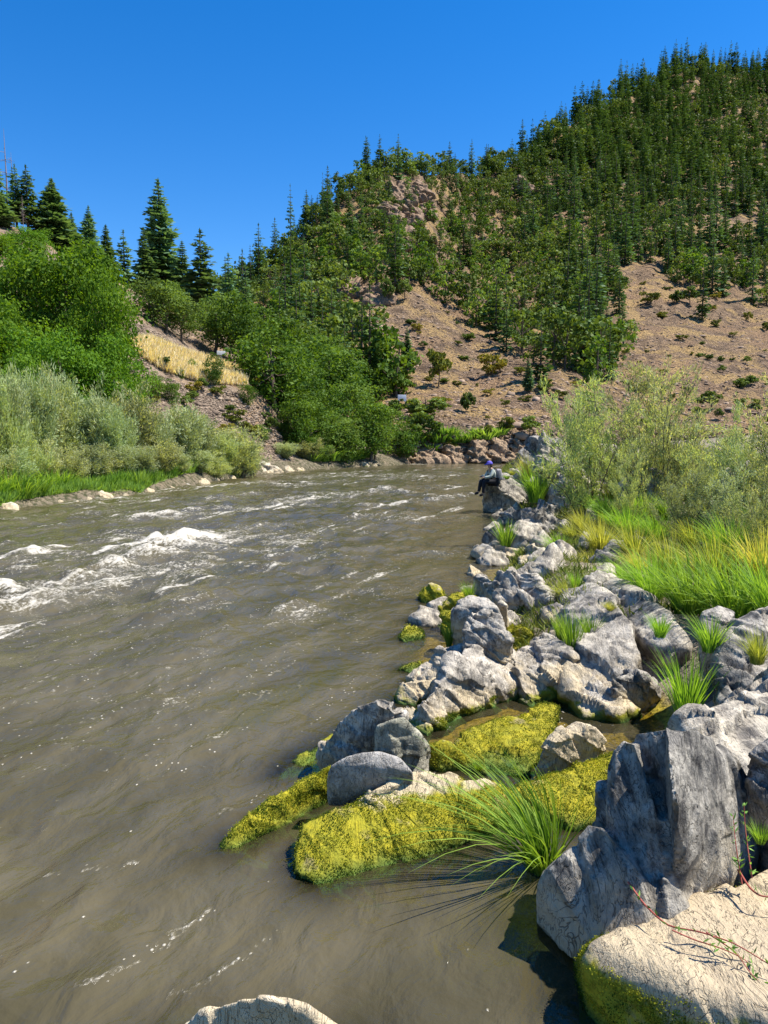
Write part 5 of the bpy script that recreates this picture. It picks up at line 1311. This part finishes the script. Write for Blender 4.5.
RD = dict(pel=.13, waist=.12, chest=.14, neck=.055, head=.095, top=.07, hipL=.09, kneeL=.062, ankL=.04, toeL=.035, hipR=.09, kneeR=.062, ankR=.04, toeR=.035,
          shL=.06, elL=.042, wrL=.03, haL=.03, shR=.06, elR=.042, wrR=.03, haR=.03)
def sub(keys, grow):
    ks = [k for k in K if k in keys]; im = {k: i for i, k in enumerate(ks)}
    return [J[k] for k in ks], [(im[a], im[b]) for a, b in E if a in im and b in im], [RD[k] + grow for k in ks]
sx_, sd_ = 494, 23.9
sp_ = Pd(sx_, 474, sd_); z_ = surf_z('overhanging rock the angler sits on', sp_[0], sp_[1])
print('seat', sp_, z_)
sp_[2] = z_ if z_ is not None else sp_[2]
person = empty('person', sp_, math.radians(180 + 14), .92); tag(person, 'person in a purple cap sitting on the overhanging rock with legs hanging toward the water', 'person')
v, e, r = sub(K, 0); link('body', skin('body', v, e, r, m_skin), person)
v, e, r = sub(['pel', 'waist', 'chest', 'shL', 'elL', 'wrL', 'shR', 'elR', 'wrR'], .016); link('shirt', skin('shirt', v, e, r, m_shirt), person)
v, e, r = sub(['pel', 'hipL', 'kneeL', 'ankL', 'hipR', 'kneeR', 'ankR'], .018); link('trousers', skin('trousers', v, e, r, m_pants), person)
for s in 'LR':
    a, t = np.array(J['ank' + s]), np.array(J['toe' + s])
    link('shoe', skin('shoe', [tuple(a + [0, 0, -.03]), tuple((a + t) / 2), tuple(t)], [(0, 1), (1, 2)], [.055, .052, .042], m_pants), person)
bm = bmesh.new(); bmesh.ops.create_uvsphere(bm, u_segments=20, v_segments=12, radius=.118)
for q in bm.verts:
    if q.co.z < 0: q.co.z *= .25
    if q.co.z < .02 and q.co.x > .06: q.co.x += .085; 
me = bpy.data.meshes.new('cap'); bm.to_mesh(me); bm.free(); me.materials.append(m_cap); me.polygons.foreach_set('use_smooth', np.ones(len(me.polygons), bool))
o = link('cap', me, person, (.175, 0, .705)); o.rotation_euler = (0, .12, 0)
bm = bmesh.new(); bmesh.ops.create_uvsphere(bm, u_segments=16, v_segments=10, radius=.1)
for q in bm.verts: q.co.x = min(q.co.x, .02); 
me = bpy.data.meshes.new('hair'); bm.to_mesh(me); bm.free(); me.materials.append(m_hair); link('hair', me, person, (.155, 0, .655))
# backpack worn on the back
bp = empty('backpack', sp_, math.radians(180 + 14), .92); tag(bp, 'grey pink backpack on the back of the seated person', 'backpack')
def rbox(name, c, s, mat, parent, bev=.03, rot=(0, 0, 0)):
    bm = bmesh.new(); bmesh.ops.create_cube(bm, size=1)
    for q in bm.verts: q.co = Vector((q.co.x * s[0], q.co.y * s[1], q.co.z * s[2]))
    bmesh.ops.bevel(bm, geom=bm.edges[:], offset=bev, segments=3, affect='EDGES', profile=.6)
    me = bpy.data.meshes.new(name); bm.to_mesh(me); bm.free(); me.materials.append(mat)
    me.polygons.foreach_set('use_smooth', np.ones(len(me.polygons), bool))
    o = link(name, me, parent, c); o.rotation_euler = rot; return o
rbox('pack_body', (-.165, 0, .33), (.19, .30, .40), m_pack, bp, .06, (0, .2, 0))
rbox('front_pocket', (-.285, 0, .25), (.08, .22, .20), m_pack, bp, .03, (0, .2, 0))
for s in (-1, 1):
    mb = MB(); tube(mb, [(-.07, s * .10, .50), (.06, s * .115, .57), (.20, s * .12, .48), (.17, s * .14, .30), (-.06, s * .13, .20)], .016, 6); link('strap', mb.mesh('strap', m_pants, True), bp)

# ------------------------------------------------------------------ road sign and small white board
m_white = plain('white_paint', (.78, .80, .80), .45, .04); m_glass = plain('dark_glass', (.03, .05, .07), .1, .1, 3, .6); m_metal = plain('grey_metal', (.35, .36, .37), .4, .1); m_tyre = plain('tyre_rubber', (.02, .02, .02), .9, .1); m_lamp = plain('lamp_red', (.4, .03, .03), .3, .1)
q = hit(BV_H, 222, 366); q = at_px(BV_H, 223, 66)
sgn = empty('road_sign', q, .25); tag(sgn, 'small white board on a post at the end of the dry grass terrace', 'sign')
zt = Pd(223, 353, 66)[2] - q[2]
rbox('sign_board', (0, 0, zt), (.75, .05, .36), m_white, sgn, .012)
rbox('sign_post', (0, .06, zt / 2 - .1), (.08, .06, zt + .3), m_metal, sgn, .01)
q = hit(BV_M, 402, 406)
bd = empty('white_board', q, .1); tag(bd, 'small white board on two posts by the river road beyond the far bank', 'white board')  # board stands in for a small white object of unknown kind
zb = Pd(402, 398, q[1])[2] - q[2]
rbox('board_panel', (0, 0, zb), (1.05, .06, .8), m_white, bd, .012)
for s in (-1, 1): rbox('board_post', (s * .4, .07, zb / 2 - .1), (.09, .07, zb + .5), m_metal, bd, .01)
# ------------------------------------------------------------------ camera, sun, sky
cam = bpy.data.cameras.new('camera'); co = bpy.data.objects.new('camera', cam); COL.objects.link(co)
cam.sensor_fit = 'VERTICAL'; cam.sensor_height = 36; cam.lens = 36 * F / 1024; cam.clip_end = 6000; cam.clip_start = .05
co.location = (0, 0, H); co.rotation_euler = (math.radians(90) - PITCH, 0, 0); sc.camera = co
SUN_EL = math.radians(58); SUN_AZ = math.radians(86)    # azimuth clockwise from +Y (towards +X)
sd = Vector((math.sin(SUN_AZ) * math.cos(SUN_EL), math.cos(SUN_AZ) * math.cos(SUN_EL), math.sin(SUN_EL)))
sl = bpy.data.lights.new('sun', 'SUN'); sl.energy = 5.0; sl.angle = math.radians(.53); sl.color = (1, .95, .86)
so = bpy.data.objects.new('sun', sl); COL.objects.link(so); so.rotation_euler = sd.to_track_quat('Z', 'Y').to_euler(); so.location = (20, 10, 40)
w = bpy.data.worlds.new('World'); sc.world = w; w.use_nodes = True; nt = w.node_tree; nt.nodes.clear()
st = nt.nodes.new('ShaderNodeTexSky'); st.sky_type = 'NISHITA'; st.sun_disc = False; st.sun_elevation = SUN_EL; st.sun_rotation = SUN_AZ
st.altitude = 600; st.air_density = 1.0; st.dust_density = .1; st.ozone_density = 3.0
hs = nt.nodes.new('ShaderNodeHueSaturation'); hs.inputs['Saturation'].default_value = 1.4; hs.inputs['Hue'].default_value = .507
bg = nt.nodes.new('ShaderNodeBackground'); bg.inputs['Strength'].default_value = .105
ou = nt.nodes.new('ShaderNodeOutputWorld')
nt.links.new(st.outputs[0], hs.inputs['Color']); nt.links.new(hs.outputs[0], bg.inputs[0]); nt.links.new(bg.outputs[0], ou.inputs[0])
sc.view_settings.view_transform = 'Standard'; sc.view_settings.look = 'None'; sc.view_settings.gamma = 1
sc.view_settings.use_curve_mapping = False; sc.view_settings.exposure = .96
sc.cycles.use_denoising = True; sc.cycles.max_bounces = 6; sc.cycles.transparent_max_bounces = 12
sc.cycles.diffuse_bounces = 3; sc.cycles.glossy_bounces = 3; sc.cycles.transmission_bounces = 3; sc.cycles.caustics_reflective = False
sc.cycles.sample_clamp_indirect = 6
